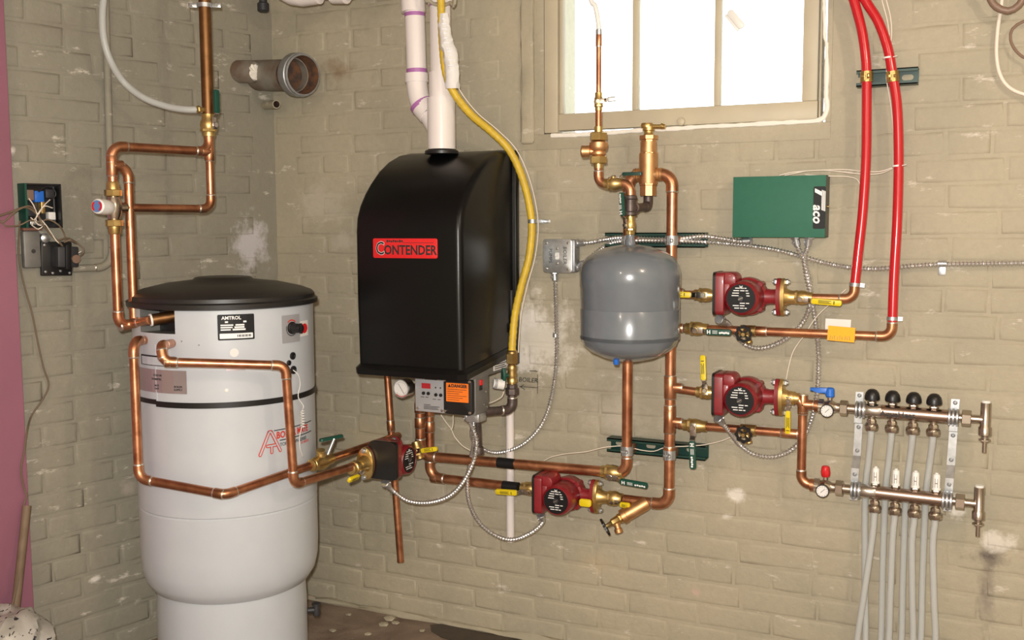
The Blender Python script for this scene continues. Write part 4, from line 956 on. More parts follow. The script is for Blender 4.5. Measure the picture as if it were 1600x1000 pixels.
bm = bmesh.new(); a_ = W(447, -12, .2); b_ = W(470, -9, .2); add_sweep(bm, [W(436, -24, .2), W(445, -14, .2), W(457, -8, .2), W(472, -6, .2), W(498, -10, .2)], .031, 18); mesh_obj('elbow', bm, 'pvc_white', t)
bm = bmesh.new(); add_sweep(bm, [W(460, -8.5, .2), W(472, -7.5, .2)], .0317, 18); mesh_obj('primer_ring', bm, 'primer_purple', t)
bm = bmesh.new(); add_sweep(bm, [W(520, -12, .2), W(541, -12, .2)], .0335, 18); mesh_obj('coupling', bm, 'pvc_white', t)

# ------------------------------------------------------------------ boiler
XL, XR = W(556, 450, .36).x, W(803, 400, .02).x; ZB = .880; ZT = 1.517
boil = thing('boiler', 'wall hung boiler with black plastic cover and red name badge', 'boiler', V(((XL+XR)/2, -.18, .755)))
prof = [(.02, ZB), (.356, ZB), (.362, 1.10), (.362, 1.28), (.357, 1.318), (.342, 1.352), (.315, 1.388), (.285, 1.418), (.24, 1.455), (.19, 1.484), (.13, 1.506), (.07, 1.516), (.02, 1.518)]
bm = bmesh.new()
nx = 7; cr = .017
rows = []
for j, (u, wx) in enumerate(((0, 0), (.0, .0))): pass
# loft across x with rounded front edges
secs = []
for k in range(6):
    a = PI/2*k/5; secs.append((XL + cr*(1-math.sin(a)) if False else XL + cr*(1-math.cos(a)), cr*(1-math.sin(a))))
secs2 = [(XR - (x-XL), ins) for x, ins in secs][::-1]
allsec = secs + secs2
cx_, cz_ = .02, 1.1
def inset(p, ins):
    d, z = p
    dd = max(.02, d-ins) if d > .02 else d
    zz = z if z <= ZB+1e-6 else z - ins*max(0, min(1, (z-1.25)/.27))
    return dd, zz
for x, ins in allsec: rows.append([bm.verts.new((x, -inset(p, ins)[0], inset(p, ins)[1])) for p in prof])
for a_, b_ in zip(rows, rows[1:]):
    for k in range(len(prof)-1): bm.faces.new((a_[k], b_[k], b_[k+1], a_[k+1]))
bm.faces.new(rows[0]); bm.faces.new(rows[-1])
cover = mesh_obj('cover', bm, 'black_cover', boil)
bm = bmesh.new()                              # flared lip at the foot of the cover
def lip(z0, z1, o0, o1):
    q = []
    for z, o_ in ((z0, o0), (z1, o1)):
        q.append([bm.verts.new(p) for p in ((XL-o_, -.03, z), (XL-o_, -.34-o_, z-.0), (XL+.02-o_, -.362-o_, z), (XR-.02+o_, -.362-o_, z), (XR+o_, -.34-o_, z), (XR+o_, -.03, z+.035))])
    for k in range(5): bm.faces.new((q[0][k], q[0][k+1], q[1][k+1], q[1][k]))
    return q
q1_ = lip(ZB-.012, ZB+.004, .010, .011); q2_ = lip(ZB+.004, ZB+.016, .011, .002)
bm.faces.new([v for v in q1_[0]])
mesh_obj('lip', bm, 'black_cover', boil)
bm = bmesh.new(); add_box(bm, I, (XL-.004, -.030, ZB-.01), (XR+.012, -.004, ZT+.001), .004); mesh_obj('back_panel', bm, 'black_cover', boil)
bm = bmesh.new(); add_box(bm, I, (XR-.002, -.05, 1.0), (XR+.006, -.03, 1.10), .002); add_box(bm, I, (XR-.002, -.055, .97), (XR+.01, -.03, 1.0), .002); mesh_obj('small_piece', bm, 'black_plastic', boil)  # latch on the right side of the cover
bm = bmesh.new(); add_box(bm, I, (XL+.03, -.305, .862), (XR+.004, -.01, ZB+.004), .002); mesh_obj('chassis', bm, 'chassis_grey', boil)
bm = bmesh.new(); add_lathe(bm, frame(V((W(690, 232, .15).x, -.15, ZT-.012)), V((0, 0, 1))), [(.050, 0), (.050, .008), (.047, .011)], 24); mesh_obj('vent_collar', bm, 'black_plastic', boil)
# red badge
Bc = W(633, 388, .362); bw_ = (W(683, 388, .362)-W(583, 388, .362)).length; bh_ = W(633, 373, .362).z-W(633, 404, .362).z
Mb = wallframe(V((Bc.x, -.3615, Bc.z))); bm = bmesh.new(); add_prism(bm, Mb, rrect(bw_, bh_, .005), 0, .004, .0012); bd = mesh_obj('badge', bm, 'badge_red', boil)
text_part('ONTENDER', .037, Mb @ Matrix.Translation((.0175, -.006, .0042)), 'print_dark', bd, bold=.0009, sx=.86)
text_part('C', .052, Mb @ Matrix.Translation((-bw_*.385, -.002, .0043)), 'print_white', bd, bold=.0014, sx=.80)
text_part('C', .052, Mb @ Matrix.Translation((-bw_*.385, -.002, .0047)), 'print_dark', bd, bold=.0004, sx=.80)
bm = bmesh.new()
for k in range(8): add_box(bm, Mb, (-.058+k*.0068, .0165+.001*(k % 2), .004), (-.0530+k*.0068, .0235-.001*(k % 3), .0045))
add_box(bm, Mb, (-.006, .0150, .004), (bw_*.45, .0162, .0043)); mesh_obj('small_print', bm, 'print_dark', bd, smooth=False)
# control box beneath
CX0, CX1 = W(648, 610, .29).x, W(741, 610, .29).x; CZ0, CZ1 = W(695, 646, .29).z, .866
bm = bmesh.new(); add_box(bm, I, (CX0, -.285, CZ0), (CX1+.002, -.20, CZ1), .003); mesh_obj('control_box', bm, 'chassis_grey', boil)
pw_ = (CX1-CX0)
bm = bmesh.new(); add_box(bm, I, (CX0+.001, -.290, CZ0), (CX0+pw_*.505, -.284, CZ1-.002), .002); cpn = mesh_obj('control_panel', bm, 'panel_grey', boil)
PH = CZ1-CZ0; Mp = wallframe(V((CX0, -.2901, CZ0)))
bm = bmesh.new(); add_box(bm, Mp, (.024*1, PH*.63, 0), (.024+.029, PH*.77, .0015)); mesh_obj('display', bm, 'led_display', cpn)
for (x, y) in ((.022, .50), (.038, .50), (.063, .48), (.079, .48)): lathe_part('button', Mp @ Matrix.Translation((x+.008, PH*y, 0)), [(.0052, 0), (.0050, .003), (0, .0035)], 'black_plastic', cpn)
for (x, y) in ((.070, .67), (.086, .67)): lathe_part('indicator', Mp @ Matrix.Translation((x, PH*y, 0)), [(.0022, 0), (.0018, .002), (0, .002)], 'black_plastic', cpn)
bm = bmesh.new()
for (x0, x1, y) in ((.030, .078, .92), (.034, .075, .885), (.02, .032, .40), (.036, .046, .40), (.060, .071, .36), (.076, .086, .36), (.030, .052, .20), (.030, .082, .16), (.030, .076, .125), (.030, .079, .09)): add_box(bm, Mp, (x0, PH*y-.0012, 0), (x1, PH*y+.0004, .0004))
mesh_obj('lettering', bm, 'print_dark', cpn, smooth=False)
for (x, y) in ((.010, .94), (.088, .94), (.010, .09), (.090, .07)): lathe_part('screw', Mp @ Matrix.Translation((x, PH*y, 0)), [(.0045, 0), (.004, .003), (0, .004)], 'chrome', cpn)
bm = bmesh.new(); add_prism(bm, wallframe(V((CX0+pw_*.755, -.286, (CZ0+CZ1)/2-.001))), rrect(pw_*.475, PH-.004, .012), 0, .016, .004); bc = mesh_obj('burner_cover', bm, 'black_plastic', boil)
Mo = wallframe(V((CX0+pw_*.755, -.3022, CZ0+PH*.60))); bm = bmesh.new(); add_prism(bm, Mo, rrect(.072, .054, .002), 0, .0006); dl = mesh_obj('danger_label', bm, 'label_orange', bc)
text_part('DANGER', .0125, Mo @ Matrix.Translation((.006, .0185, .0008)), 'print_dark', bc, bold=.0005)
bm = bmesh.new(); add_prism(bm, Mo @ Matrix.Translation((-.025, .0175, 0)), [(-.005, -.003), (.005, -.003), (0, .006)], .0006, .0009)
for k in range(6): add_box(bm, Mo, (-.032, .008-k*.006, .0006), (.030-.012*(k % 3), .0092-k*.006, .0009))
mesh_obj('small_print', bm, 'print_dark', bc, smooth=False)
for sx in (-1, 1):
    for sy in (-1, 1): lathe_part('screw', wallframe(V((CX0+pw_*.755+sx*.040, -.302, (CZ0+CZ1)/2+sy*(PH/2-.010)))), [(.0045, 0), (.004, .003), (0, .004)], 'chrome', bc)
bm = bmesh.new(); add_box(bm, I, (CX1+.0005, -.262, CZ1-.026), (CX1+.007, -.246, CZ1-.010), .002); mesh_obj('rocker_switch', bm, 'red_plastic', boil)
bm = bmesh.new(); add_box(bm, I, (CX1+.0005, -.263, CZ1-.040), (CX1+.005, -.246, CZ1-.027), .001); mesh_obj('switch_bezel', bm, 'black_plastic', boil)
for (y, z) in ((-.22, -.05), (-.235, -.085), (-.215, -.095)): lathe_part('screw', frame(V((CX1+.002, y, CZ1+z)), V((1, 0, 0))), [(.004, 0), (.004, .002), (0, .003)], 'chrome', boil)
bm = bmesh.new(); Mlb = frame(V((XR+.0045, -.135, .898)), V((1, 0, 0)), V((0, 0, 1))); add_box(bm, I, (XR+.0045, -.175, .870), (XR+.0055, -.075, .905)); pl0 = mesh_obj('rating_label', bm, 'paper', boil)
bm = bmesh.new()
for k in range(5): add_box(bm, I, (XR+.0054, -.168, .874+k*.006), (XR+.0058, -.088-.012*(k % 2), .8765+k*.006))
mesh_obj('small_print', bm, 'print_dark', pl0, smooth=False)
# pressure gauge
gp = W(628, 607, .30); t = thing('pressure_gauge', 'round dial pressure gauge beside the boiler control panel', 'gauge', gp)
gd = (CAM-gp); gd.z = 0; gd = (V((0, -1, 0))*.75+gd.normalized()*.35+V((-.25, 0, 0))).normalized()
bm = bmesh.new(); add_lathe(bm, frame(gp-gd*.03, gd), [(.020, 0), (.0265, .002), (.0275, .03), (.0275, .036), (.0245, .036), (.0245, .033), (0, .033)], 28); mesh_obj('case', bm, 'chrome', t)
bm = bmesh.new(); Mg = frame(gp+gd*.0034, gd, V((0, 0, 1))); add_lathe(bm, Mg, [(.0242, 0), (.0242, .0005), (0, .0005)], 28); gf = mesh_obj('dial', bm, 'paper', t)
bm = bmesh.new()
for k in range(22):
    a = PI*(.72)+2*PI*.78*k/21; add_box(bm, Mg @ Matrix.Rotation(a, 4, 'Z'), (.018, -.0004, .0005), (.0215, .0004, .0008))
add_box(bm, Mg @ Matrix.Rotation(-2.5, 4, 'Z'), (-.006, -.0006, .001), (.018, .0006, .0014)); add_box(bm, Mg @ Matrix.Rotation(.6, 4, 'Z'), (0, -.0005, .001), (.017, .0005, .0014)); mesh_obj('needle', bm, 'print_dark', t, smooth=False)
bm = bmesh.new()
for k in range(10):
    t0, t1 = PI*.75+k*.05*PI, PI*.75+(k+1)*.05*PI
    bm.faces.new([bm.verts.new(Mg @ V((r*math.cos(t_), r*math.sin(t_), .0007))) for r, t_ in ((.0222, t0), (.0240, t0), (.0240, t1), (.0222, t1))])
mesh_obj('dial_arc', bm, 'red_plastic', t, smooth=False)
bm = bmesh.new(); add_cyl(bm, gp-gd*.028, gp-gd*.07+V((.03, .03, 0)), .008, 12); mesh_obj('stem', bm, 'brass', t)
# pvc vent pipes
t = thing('pvc_vent_pipe', 'left white plastic vent pipe with purple rings and a bent foot above the boiler', 'pipe', W(690, 205, .15), 'boiler vent pipes')
dv = .13
v0, v1, v2, v3 = W(645, -60, dv), W(652, 135, dv), W(661, 172, dv), W(687, 212, dv+.01)
bm = bmesh.new(); add_cyl(bm, v0+(v0-v1)*((2.348-v0.z)/(v0.z-v1.z)), v1, .0302, 24); mesh_obj('tube', bm, 'pvc_white', t)
bm = bmesh.new(); add_cyl(bm, W(645, -2, dv), W(646, 19, dv), .0365, 24); mesh_obj('coupling', bm, 'pvc_white', t)
dvv = (v1-v0)
for (pa, pb, r) in ((v0+dvv*(80/195), v0+dvv*(86/195), .0308), (v0+dvv*(168/195), v0+dvv*(175/195), .0308)):
    bm = bmesh.new(); add_cyl(bm, pa, pb, r, 24); mesh_obj('primer_ring', bm, 'primer_purple', t)
bm = bmesh.new(); add_cyl(bm, W(650.5, 115, dv), W(651, 129, dv), .0355, 24)
add_sweep(bm, catmull([W(651, 128, dv), W(653, 145, dv), W(657, 160, dv), W(664, 173, dv)], .01), .0318, 24)
add_sweep(bm, [W(659, 164, dv), W(671, 178, dv)], .0358, 24); add_sweep(bm, [W(671, 178, dv), W(692, 214, dv)], .0322, 24); mesh_obj('bend', bm, 'pvc_white', t)
bm = bmesh.new(); add_sweep(bm, [W(657.5, 162, dv), W(661, 167.5, dv)], .0362, 24); mesh_obj('primer_ring', bm, 'primer_purple', t)
t = thing('pvc_vent_pipe', 'right white plastic vent pipe standing straight on the boiler top', 'pipe', W(690, 230, .15), 'boiler vent pipes')
bx_ = W(690, 231, .15)
def up(px, py): q = W(px, py, .15); return V((bx_.x+(W(688, 100, .15).x-bx_.x)*0, -.15, q.z))
bm = bmesh.new(); add_cyl(bm, V((bx_.x, -.15, 2.348)), up(688, 160), .0302, 24); mesh_obj('tube', bm, 'pvc_white', t)
bm = bmesh.new(); add_cyl(bm, V((bx_.x, -.15, ZT+.002)), up(690, 153), .0415, 28); mesh_obj('socket', bm, 'pvc_white', t)
bm = bmesh.new(); add_cyl(bm, up(688, 113), up(690, 154), .0345, 24); mesh_obj('coupling', bm, 'pvc_white', t)
bm = bmesh.new(); add_cyl(bm, up(680, -2), up(680, 8), .0355, 24); mesh_obj('coupling', bm, 'pvc_white', t)
bm = bmesh.new(); add_cyl(bm, up(680, 8), up(680, 11), .0310, 24); mesh_obj('primer_ring', bm, 'primer_purple', t)
# ------------------------------------------------------------------ gas line
g = [V((W(688, -50, .2).x, -.2, 2.345)), W(688, -50, .20), W(689, 0, .20), W(691, 60, .20), W(696, 110, .20), (W(708, 143, .19)), W(735, 178, .15), W(768, 206, .10), W(796, 235, .07), W(815, 275, .06), W(827, 320, .055), W(831, 360, .055), W(826, 405, .06), W(815, 445, .08), W(805, 490, .11), W(801, 530, .125), W(800, 553, .13)]
t = thing('gas_line', 'yellow corrugated gas line curving down the right side of the boiler', 'pipe', g[-1])
pg = catmull(g, .006); bm = bmesh.new(); add_sweep(bm, pg, [.0112+.0006*math.sin(k*2.1) for k in range(len(pg))], 12); mesh_obj('hose', bm, 'gas_yellow', t)
gn = W(800, 560, .13); bm = bmesh.new(); add_hex(bm, W(800, 552, .13), W(800, 568, .13), .0185); add_lathe(bm, frame(W(800, 547, .13), V((0, 0, -1))), [(.012, 0), (.016, .004), (.016, .01)], 16); mesh_obj('end_nut', bm, 'brass', t)
o = curve_tube('white_wire', 'thin white wire running beside the yellow gas line', [p + V((.018, .006, .004)) for p in g[4:]], .0016, 'white_wire', 'wire', 'thin white wires', 6)
bm = bmesh.new(); q = W(832, 346, .055); add_lathe(bm, frame(q+V((0, 0, -.005)), V((.0, 0, 1))), [(.0118, 0), (.0132, 0), (.0132, .011), (.0118, .011)], 14, cap=False); add_box(bm, wallframe(V((q.x, -.0, q.z))), (.010, -.0055, 0), (.034, .0055, .0025), .001); add_box(bm, wallframe(V((q.x, -.0, q.z))), (.010, -.0055, 0), (.0125, .0055, .055)); add_lathe(bm, wallframe(V((q.x+.026, 0, q.z))), [(.004, .002), (.004, .004), (0, .005)], 10); o = mesh_obj('pipe_strap', bm, 'zinc'); tag(o, 'zinc strap holding the yellow gas line to the wall', 'strap')
bm = bmesh.new(); pa = [W(693, 22, .20), W(695, 45, .20), W(699, 72, .20), W(703, 80, .20), W(706, 110, .20), W(707, 138, .195)]
add_sweep(bm, catmull(pa, .008), [.0135+.008*min(1, k/12) for k in range(len(catmull(pa, .008)))], 10)
for v in bm.verts: v.co += V((random.uniform(-.0015, .0015), random.uniform(-.0015, .0015), 0))
o = mesh_obj('paper_tag', bm, 'paper'); tag(o, 'white printed paper tag wrapped round the top of the gas line', 'tag')
bm = bmesh.new(); ctr = [W(693, 22, .20), W(695, 45, .20), W(699, 72, .20), W(703, 80, .20), W(706, 110, .20), W(707, 138, .195)]
for k in range(13):
    p = catmull(ctr, .012); c = p[min(len(p)-1, 1+k)]; rr_ = .0137+.008*min(1, 1.5*(1+k)/12)+.0012
    dirv = (CAM-c).normalized(); sd = V((0, 0, 1)).cross(dirv).normalized(); cc = c+dirv*rr_
    Mq = frame(cc, dirv, sd); w_ = .005+.004*((k*7) % 3)/2; add_box(bm, Mq, (-w_, -.0012, -.0004), (w_*.8, .0010, .0002))
mesh_obj('small_print', bm, 'panel_grey', o, smooth=False)
bm = bmesh.new(); add_sweep(bm, catmull([V((W(660, -12, .19).x, -.19, 2.345)), W(663, -22, .19), W(672, 2, .19), W(688, 8, .185), W(703, 4, .19), W(712, -12, .2), V((W(716, -12, .2).x, -.2, 2.345))], .008), .0050, 10); o = mesh_obj('loose_cord', bm, 'wall_paint_back'); tag(o, 'loop of grey beige cord at the top beside the gas line', 'cord')
gv = V((gn.x, -.13, W(800, 586, .13).z)); Z = V((0, 0, 1))
t = thing('gas_valve', 'brass gas cock with green handle under the yellow gas line', 'valve', gv)
bm = bmesh.new(); add_lathe(bm, frame(gv-Z*.033, Z), [(.012, 0), (.012, .010), (.0155, .012), (.0155, .022), (.013, .026), (.015, .034), (.013, .044), (.0145, .05), (.0145, .06), (.010, .066)], 16); mesh_obj('body', bm, 'brass', t)
bm = bmesh.new(); f_ = V((-.65, -.75, 0)).normalized(); add_cyl(bm, gv, gv+f_*.026, .006, 10); add_prism(bm, frame(gv+f_*.024, f_, Z), [(-.022, -.005), (-.008, -.011), (.008, -.011), (.022, -.005), (.022, .005), (.008, .011), (-.008, .011), (-.022, .005)], 0, .008, .002); mesh_obj('handle', bm, 'grip_green', t)
bm = bmesh.new(); uz = W(800, 611, .13).z; add_lathe(bm, frame(V((gn.x, -.13, uz+.022)), -Z), [(.012, 0), (.0165, .002), (.0165, .012), (.0215, .014), (.0215, .030), (.014, .034), (.0135, .05)], 8); add_cyl(bm, V((gn.x, -.13, uz-.02)), V((gn.x, -.13, uz-.045)), .0125, 16); o = mesh_obj('iron_union', bm, 'black_iron'); tag(o, 'black iron pipe union below the gas cock', 'fitting')
ez = W(797, 640, .13).z; pipe('gas_nipple', 'black iron elbow and nipple feeding gas into the boiler side', [V((gn.x, -.13, uz-.03)), V((gn.x, -.13, ez)), V((CX1-.01, -.21, ez+.004))], .0130, 'black_iron', fit='black_iron', bend=.85)
t = thing('condensate_fitting', 'white plastic drain fitting poking out beside the boiler controls', 'pipe', V((CX1+.03, -.16, W(772, 600, .16).z)))
bm = bmesh.new(); a_, b_ = V((CX1-.0, -.17, W(760, 598, .17).z)), V((gn.x-.018, -.15, W(785, 601, .15).z)); d_ = b_-a_; add_cyl(bm, a_, b_, .0135, 18); mesh_obj('tube', bm, 'white_plastic', t)
bm = bmesh.new(); add_cyl(bm, a_.lerp(b_, .10), a_.lerp(b_, .34), .0160, 18); mesh_obj('collar', bm, 'panel_grey', t)
bm = bmesh.new(); add_cyl(bm, a_.lerp(b_, .36), b_, .0152, 18); mesh_obj('sleeve', bm, 'white_plastic', t)
o = mesh_obj('cream_pipe', (lambda b: (add_cyl(b, V((W(797, 700, .014).x, -.014, W(797, 640, .014).z)), V((W(797, 700, .014).x, -.014, W(796, 846, .014).z)), .0125, 16), b)[1])(bmesh.new()), 'pvc_white'); tag(o, 'short vertical cream pipe on the wall below the black gas elbow', 'pipe')
# handwriting on the wall
def wall_text(s, size, px, py, name, label):
    M = wallframe(W(px, py, .0065)); o = mesh_obj(name, text_bm(s, size, lambda v: M @ (Matrix.Rotation(.0, 4, 'Z') @ v), shear=.15), 'print_dark', smooth=False); return o
o = wall_text('BOILER', .020, 825, 594, 'handwriting', ''); tag(o, 'the word BOILER handwritten in marker on the wall beside the gas cock', 'writing')
bm = bmesh.new(); Mw = wallframe(W(840, 606, .0066))
add_box(bm, Mw, (-.062, -.0008, 0), (0, .0008, .0004)); add_box(bm, Mw, (-.0008, -.018, 0), (.0008, .042, .0004)); add_box(bm, Mw @ Matrix.Translation((-.058, 0, 0)) @ Matrix.Rotation(.5, 4, 'Z'), (0, -.0008, 0), (.014, .0008, .0004)); add_box(bm, Mw @ Matrix.Translation((-.058, 0, 0)) @ Matrix.Rotation(-.5, 4, 'Z'), (0, -.0008, 0), (.018, .0008, .0004)); add_box(bm, Mw, (-.026, .050, 0), (0, .052, .0004))
o = mesh_obj('marker_arrow', bm, 'print_dark', smooth=False); tag(o, 'marker arrow and corner line drawn on the wall under the handwritten word', 'writing')
# ------------------------------------------------------------------ pump at the tank and boiler mains
X = V((1, 0, 0)); Y = V((0, 1, 0)); OUT = V((0, -1, 0))
P3 = V((-1.662, -.235, .594))
pump('red pump with black terminal cover beneath the boiler, fed by the tank pipe', P3, Y, X, boxface='black')
brass_flange('brass flange on the near side of the pump beneath the boiler', P3 - Y*.086, -Y)
ball_valve('ball_valve', 'ball valve with yellow lever on the tank side of the boiler pump', P3 - Y*.140, Y, R34+.002, V((.85, 0, -.55)), V((-.0, -1, .0)), .050, letters='x', rise=.016, scale=.9)
st = pipe('copper_pipe', 'short copper elbow behind the pump beneath the boiler', [P3+Y*.085, V((P3.x, -.088, P3.z)), V((-1.60, -.088, P3.z))], R34, bend=.9)
ball_valve('ball_valve', 'ball valve with yellow lever on the boiler side of the boiler pump', W(653, 703, .165), V((-.3, 0, 1)), R34, V((0, -1, 0)), V((1, 0, .20)), .056, letters='x', rise=.012, scale=.8)
rl = pipe('relief_pipe', 'long copper relief pipe hanging from the boiler and ending open above the floor', [W(604, 570, .09), W(611, 672, .09), W(626, 878, .09)], R34, couplings=[(0, .93, .03)])
A0 = W(657, 714, .13); zA = .5835; zB = .5075; RA = .0150
pa = pipe('copper_pipe', 'upper copper main from the boiler running right to the green handled valve', [V((A0.x, -.13, .80)), V((A0.x, -.13, zA)), V((W(940, 736, .09).x, -.09, zA))], RA, couplings=[(0, .30, .03), (0, .52, .03)], group='copper mains under the boiler')
bxx = W(672, 745, .09).x
pb = pipe('copper_pipe', 'lower copper main from the boiler running right to the pump', [V((bxx, -.09, .80)), V((bxx, -.09, zB)), V((W(805, 762, .09).x, -.09, zB))], R1, couplings=[(0, .28, .03), (0, .45, .03), (1, .06, .02)], group='copper mains under the boiler')
for (px0, px1, py, tt, lab) in ((781, 807, 720, zA, 'upper'), (784, 808, 754, zB, 'lower')):
    bm = bmesh.new(); f0 = (W(px0, py, .1).x); f1 = W(px1, py, .1).x
    yy = -.13+.04*(f0-A0.x)/(W(940, 736, .09).x-A0.x) if lab == 'upper' else -.09
    add_cyl(bm, V((f0, yy, tt)), V((f1, yy, tt)), (RA if lab == 'upper' else R1)+.0008, 18); mesh_obj('tape_mark', bm, 'label_black', pa if lab == 'upper' else pb)
xA = W(980, 640, .09).x
vA = W(957, 735, .09); va_ = V((vA.x, -.09, zA))
ball_valve('ball_valve', 'ball valve with green lever at the end of the upper copper main', va_, X, R1, V((0, -1, -.35)), V((1, 0, -.08)), .082, 'grip_green', letters='H', letter_mat='print_white', rise=.016)
sepz = W(1012, 273, .09).z
riA = pipe('copper_pipe', 'copper riser passing up behind the grey expansion tank', [va_+X*.025, V((xA, -.09, zA)), V((xA, -.09, sepz)), V((W(998, 272, .09).x, -.09, sepz))], R1+.0006, group='copper risers', bend=1.1)
xR = W(1048, 520, .09).x
pyr = V((W(985, 776, .09).x, -.09, zB-.003))
riB = pipe('copper_pipe', 'tall copper riser right of the expansion tank up to the air separator', [V((W(975, 776, .09).x, -.09, zB)), V((xR, -.09, zB)), V((xR, -.09, sepz)), V((W(1026, 273, .09).x, -.09, sepz))], R1+.0006, group='copper risers', bend=1.1, couplings=[(1, .29, .03), (1, .17, .018)])
zbr = [W(1075, 458, .09).z, W(1075, 513, .09).z, W(1065, 606, .09).z, W(1065, 660, .09).z]
for z in zbr: add_tee(riB, V((xR, -.09, z)), Z, X, R1+.0006, r2=R34)
# lower pump, its valve and flange, strainer
P4 = V((W(888, 773, .09).x, -.09, zB))
pump('red circulator pump in the lower copper main below the expansion tank', P4, X, OUT)
ball_valve('ball_valve', 'ball valve with yellow lever left of the lowest pump', P4 - X*.122, X, R34+.002, V((0, -1, -.25)), V((-1, 0, -.05)), .072, letters='x', rise=.014, scale=.9)
brass_flange('brass flange right of the lowest pump', P4 + X*.086, X)
t = ball_valve('ball_valve', 'ball valve with short yellow lever right of the lowest pump', P4 + X*.142, X, R34+.003, V((0, -1, -.3)), V((1, 0, 0)), .030, letters='x', rise=.012, scale=.8)
bm = bmesh.new(); q = P4+X*.068+V((0, -.034, -.012)); add_prism(bm, wallframe(q), rrect(.036, .022, .007), 0, .008, .002); o = mesh_obj('yellow_tag', bm, 'grip_yellow'); tag(o, 'loose yellow lever sleeve beside the flange of the lowest pump', 'handle')
yb = V((W(1012, 777, .09).x, -.09, zB)); yd = (W(960, 815, .13)-yb).normalized()
t = thing('purge_strainer', 'bronze angled purge strainer with black handwheel at the foot of the riser', 'valve', W(945, 825, .14))
bm = bmesh.new(); add_lathe(bm, frame(yb, yd), [(.018, 0), (.020, .01), (.020, .070), (.0215, .071), (.0215, .084), (.013, .088)], 20); mesh_obj('body', bm, 'cast_bronze', t)
bm = bmesh.new(); add_lathe(bm, frame(yb+yd*.086, yd), [(.014, 0), (.016, .006), (.013, .012), (.012, .03), (.008, .034), (.006, .05)], 8); mesh_obj('bonnet', bm, 'brass', t)
bm = bmesh.new(); e0 = yb+yd*.105; add_lathe(bm, frame(e0, V((.35, -.1, -1))), [(.009, 0), (.009, .022), (.012, .024), (.012, .034), (.008, .036)], 14); mesh_obj('spout', bm, 'cast_bronze', t)
bm = bmesh.new(); handwheel(bm, frame(yb+yd*.140, yd), .025, 7); mesh_obj('handwheel', bm, 'black_plastic', t)
# ------------------------------------------------------------------ air separator and fill line
sx = W(1013, 270, .09).x; sb = W(1012, 306, .09).z; stz = W(1013, 212, .09).z
t = thing('air_separator', 'bronze air separator with vent cap below the window', 'air separator', V((sx, -.09, sb)))
hh = stz-sb
bm = bmesh.new(); add_lathe(bm, frame(V((sx, -.09, sb)), Z), [(.0235, 0), (.0235, hh*.17), (.0255, hh*.18), (.0255, hh*.72), (.0215, hh*.735), (.0215, hh*.93), (.0265, hh*.94), (.0265, hh*1.0), (.012, hh*1.002)], 8)
for v in bm.verts: pass
mesh_obj('body', bm, 'cast_bronze', t)
bm = bmesh.new(); add_lathe(bm, frame(V((sx, -.09, sb+hh*.2)), Z), [(.0252, 0), (.0258, .003), (.0258, hh*.5), (.0225, hh*.52), (.0225, hh*.70)], 22); add_cyl(bm, V((sx-.042, -.09, sepz)), V((sx+.042, -.09, sepz)), .0175, 18); mesh_obj('shell', bm, 'cast_bronze', t)
for q in (-1, 1):
    bm = bmesh.new()
    for k in range(2): add_lathe(bm, frame(V((sx+q*(.030+.006*k), -.09, sepz)), X), [(.0175, -.002), (.0190, 0), (.0175, .002)], 18)
    mesh_obj('neck_ring', bm, 'cast_bronze', t)
bm = bmesh.new(); add_lathe(bm, frame(V((sx, -.09, stz)), Z), [(.016, 0), (.013, .004), (.013, .012), (.017, .014), (.017, .024), (.010, .026)], 16); mesh_obj('vent_neck', bm, 'brass', t)
bm = bmesh.new(); Mv = wallframe(V((sx, -.09, stz+.030))); add_lathe(bm, frame(V((sx-.004, -.09, stz+.022)), Z), [(.018, 0), (.019, .004), (.016, .012), (.0, .014)], 16); add_cyl(bm, V((sx+.01, -.09, stz+.025)), V((sx+.047, -.09, stz+.023)), .0065, 10); add_cyl(bm, V((sx+.036, -.09, stz+.025)), V((sx+.041, -.09, stz+.0245)), .0085, 10); mesh_obj('vent_cap', bm, 'brass', t)
# iron elbow, nipple and tee that carry the expansion tank
ET = W(984, 470, .24); xt = ET.x; ty = -.24
teez = W(985, 325, .24).z; nz = W(1000, 320, .15).z
t = thing('iron_tee', 'black iron tee and elbow joining air separator and expansion tank', 'fitting', V((xt, ty, teez)))
bm = bmesh.new(); ce = V((sx, -.09, sb-.030)); add_cyl(bm, V((sx, -.09, sb+.004)), V((sx, -.09, sb-.012)), .012, 14); add_elbow(bm, V((sx, -.09, sb+.05)), ce, V((xt, ty, teez)), .0115, 0, 0, bend=.7); mesh_obj('elbow', bm, 'black_iron', t)
bm = bmesh.new(); dd = (V((xt, ty, teez))-ce).normalized(); add_cyl(bm, ce+dd*.02, V((xt, ty, teez)), .0110, 14); mesh_obj('nipple', bm, 'black_iron', t)
bm = bmesh.new(); tz1, tz0 = W(985, 305, .24).z, W(985, 337, .24).z; add_lathe(bm, frame(V((xt, ty, tz0)), Z), [(.014, 0), (.0175, .002), (.0175, .009), (.0145, .012), (.0145, tz1-tz0-.012), (.0175, tz1-tz0-.009), (.0175, tz1-tz0-.002), (.014, tz1-tz0)], 18)
add_lathe(bm, frame(V((xt, ty, teez)), -dd), [(.0145, 0), (.0145, .018), (.0175, .020), (.0175, .028), (.013, .029)], 18); mesh_obj('tee', bm, 'black_iron', t)
ttop = W(983, 384, .24).z
bvp = V((xt, ty, W(985, 352, .24).z))
ball_valve('ball_valve', 'small ball valve with dark green lever above the expansion tank', bvp, Z, .0095, V((-.5, -.85, 0)), V((-.12, 0, 1)), .062, 'grip_green', letters='H', letter_mat='print_white', rise=.014, scale=.72)
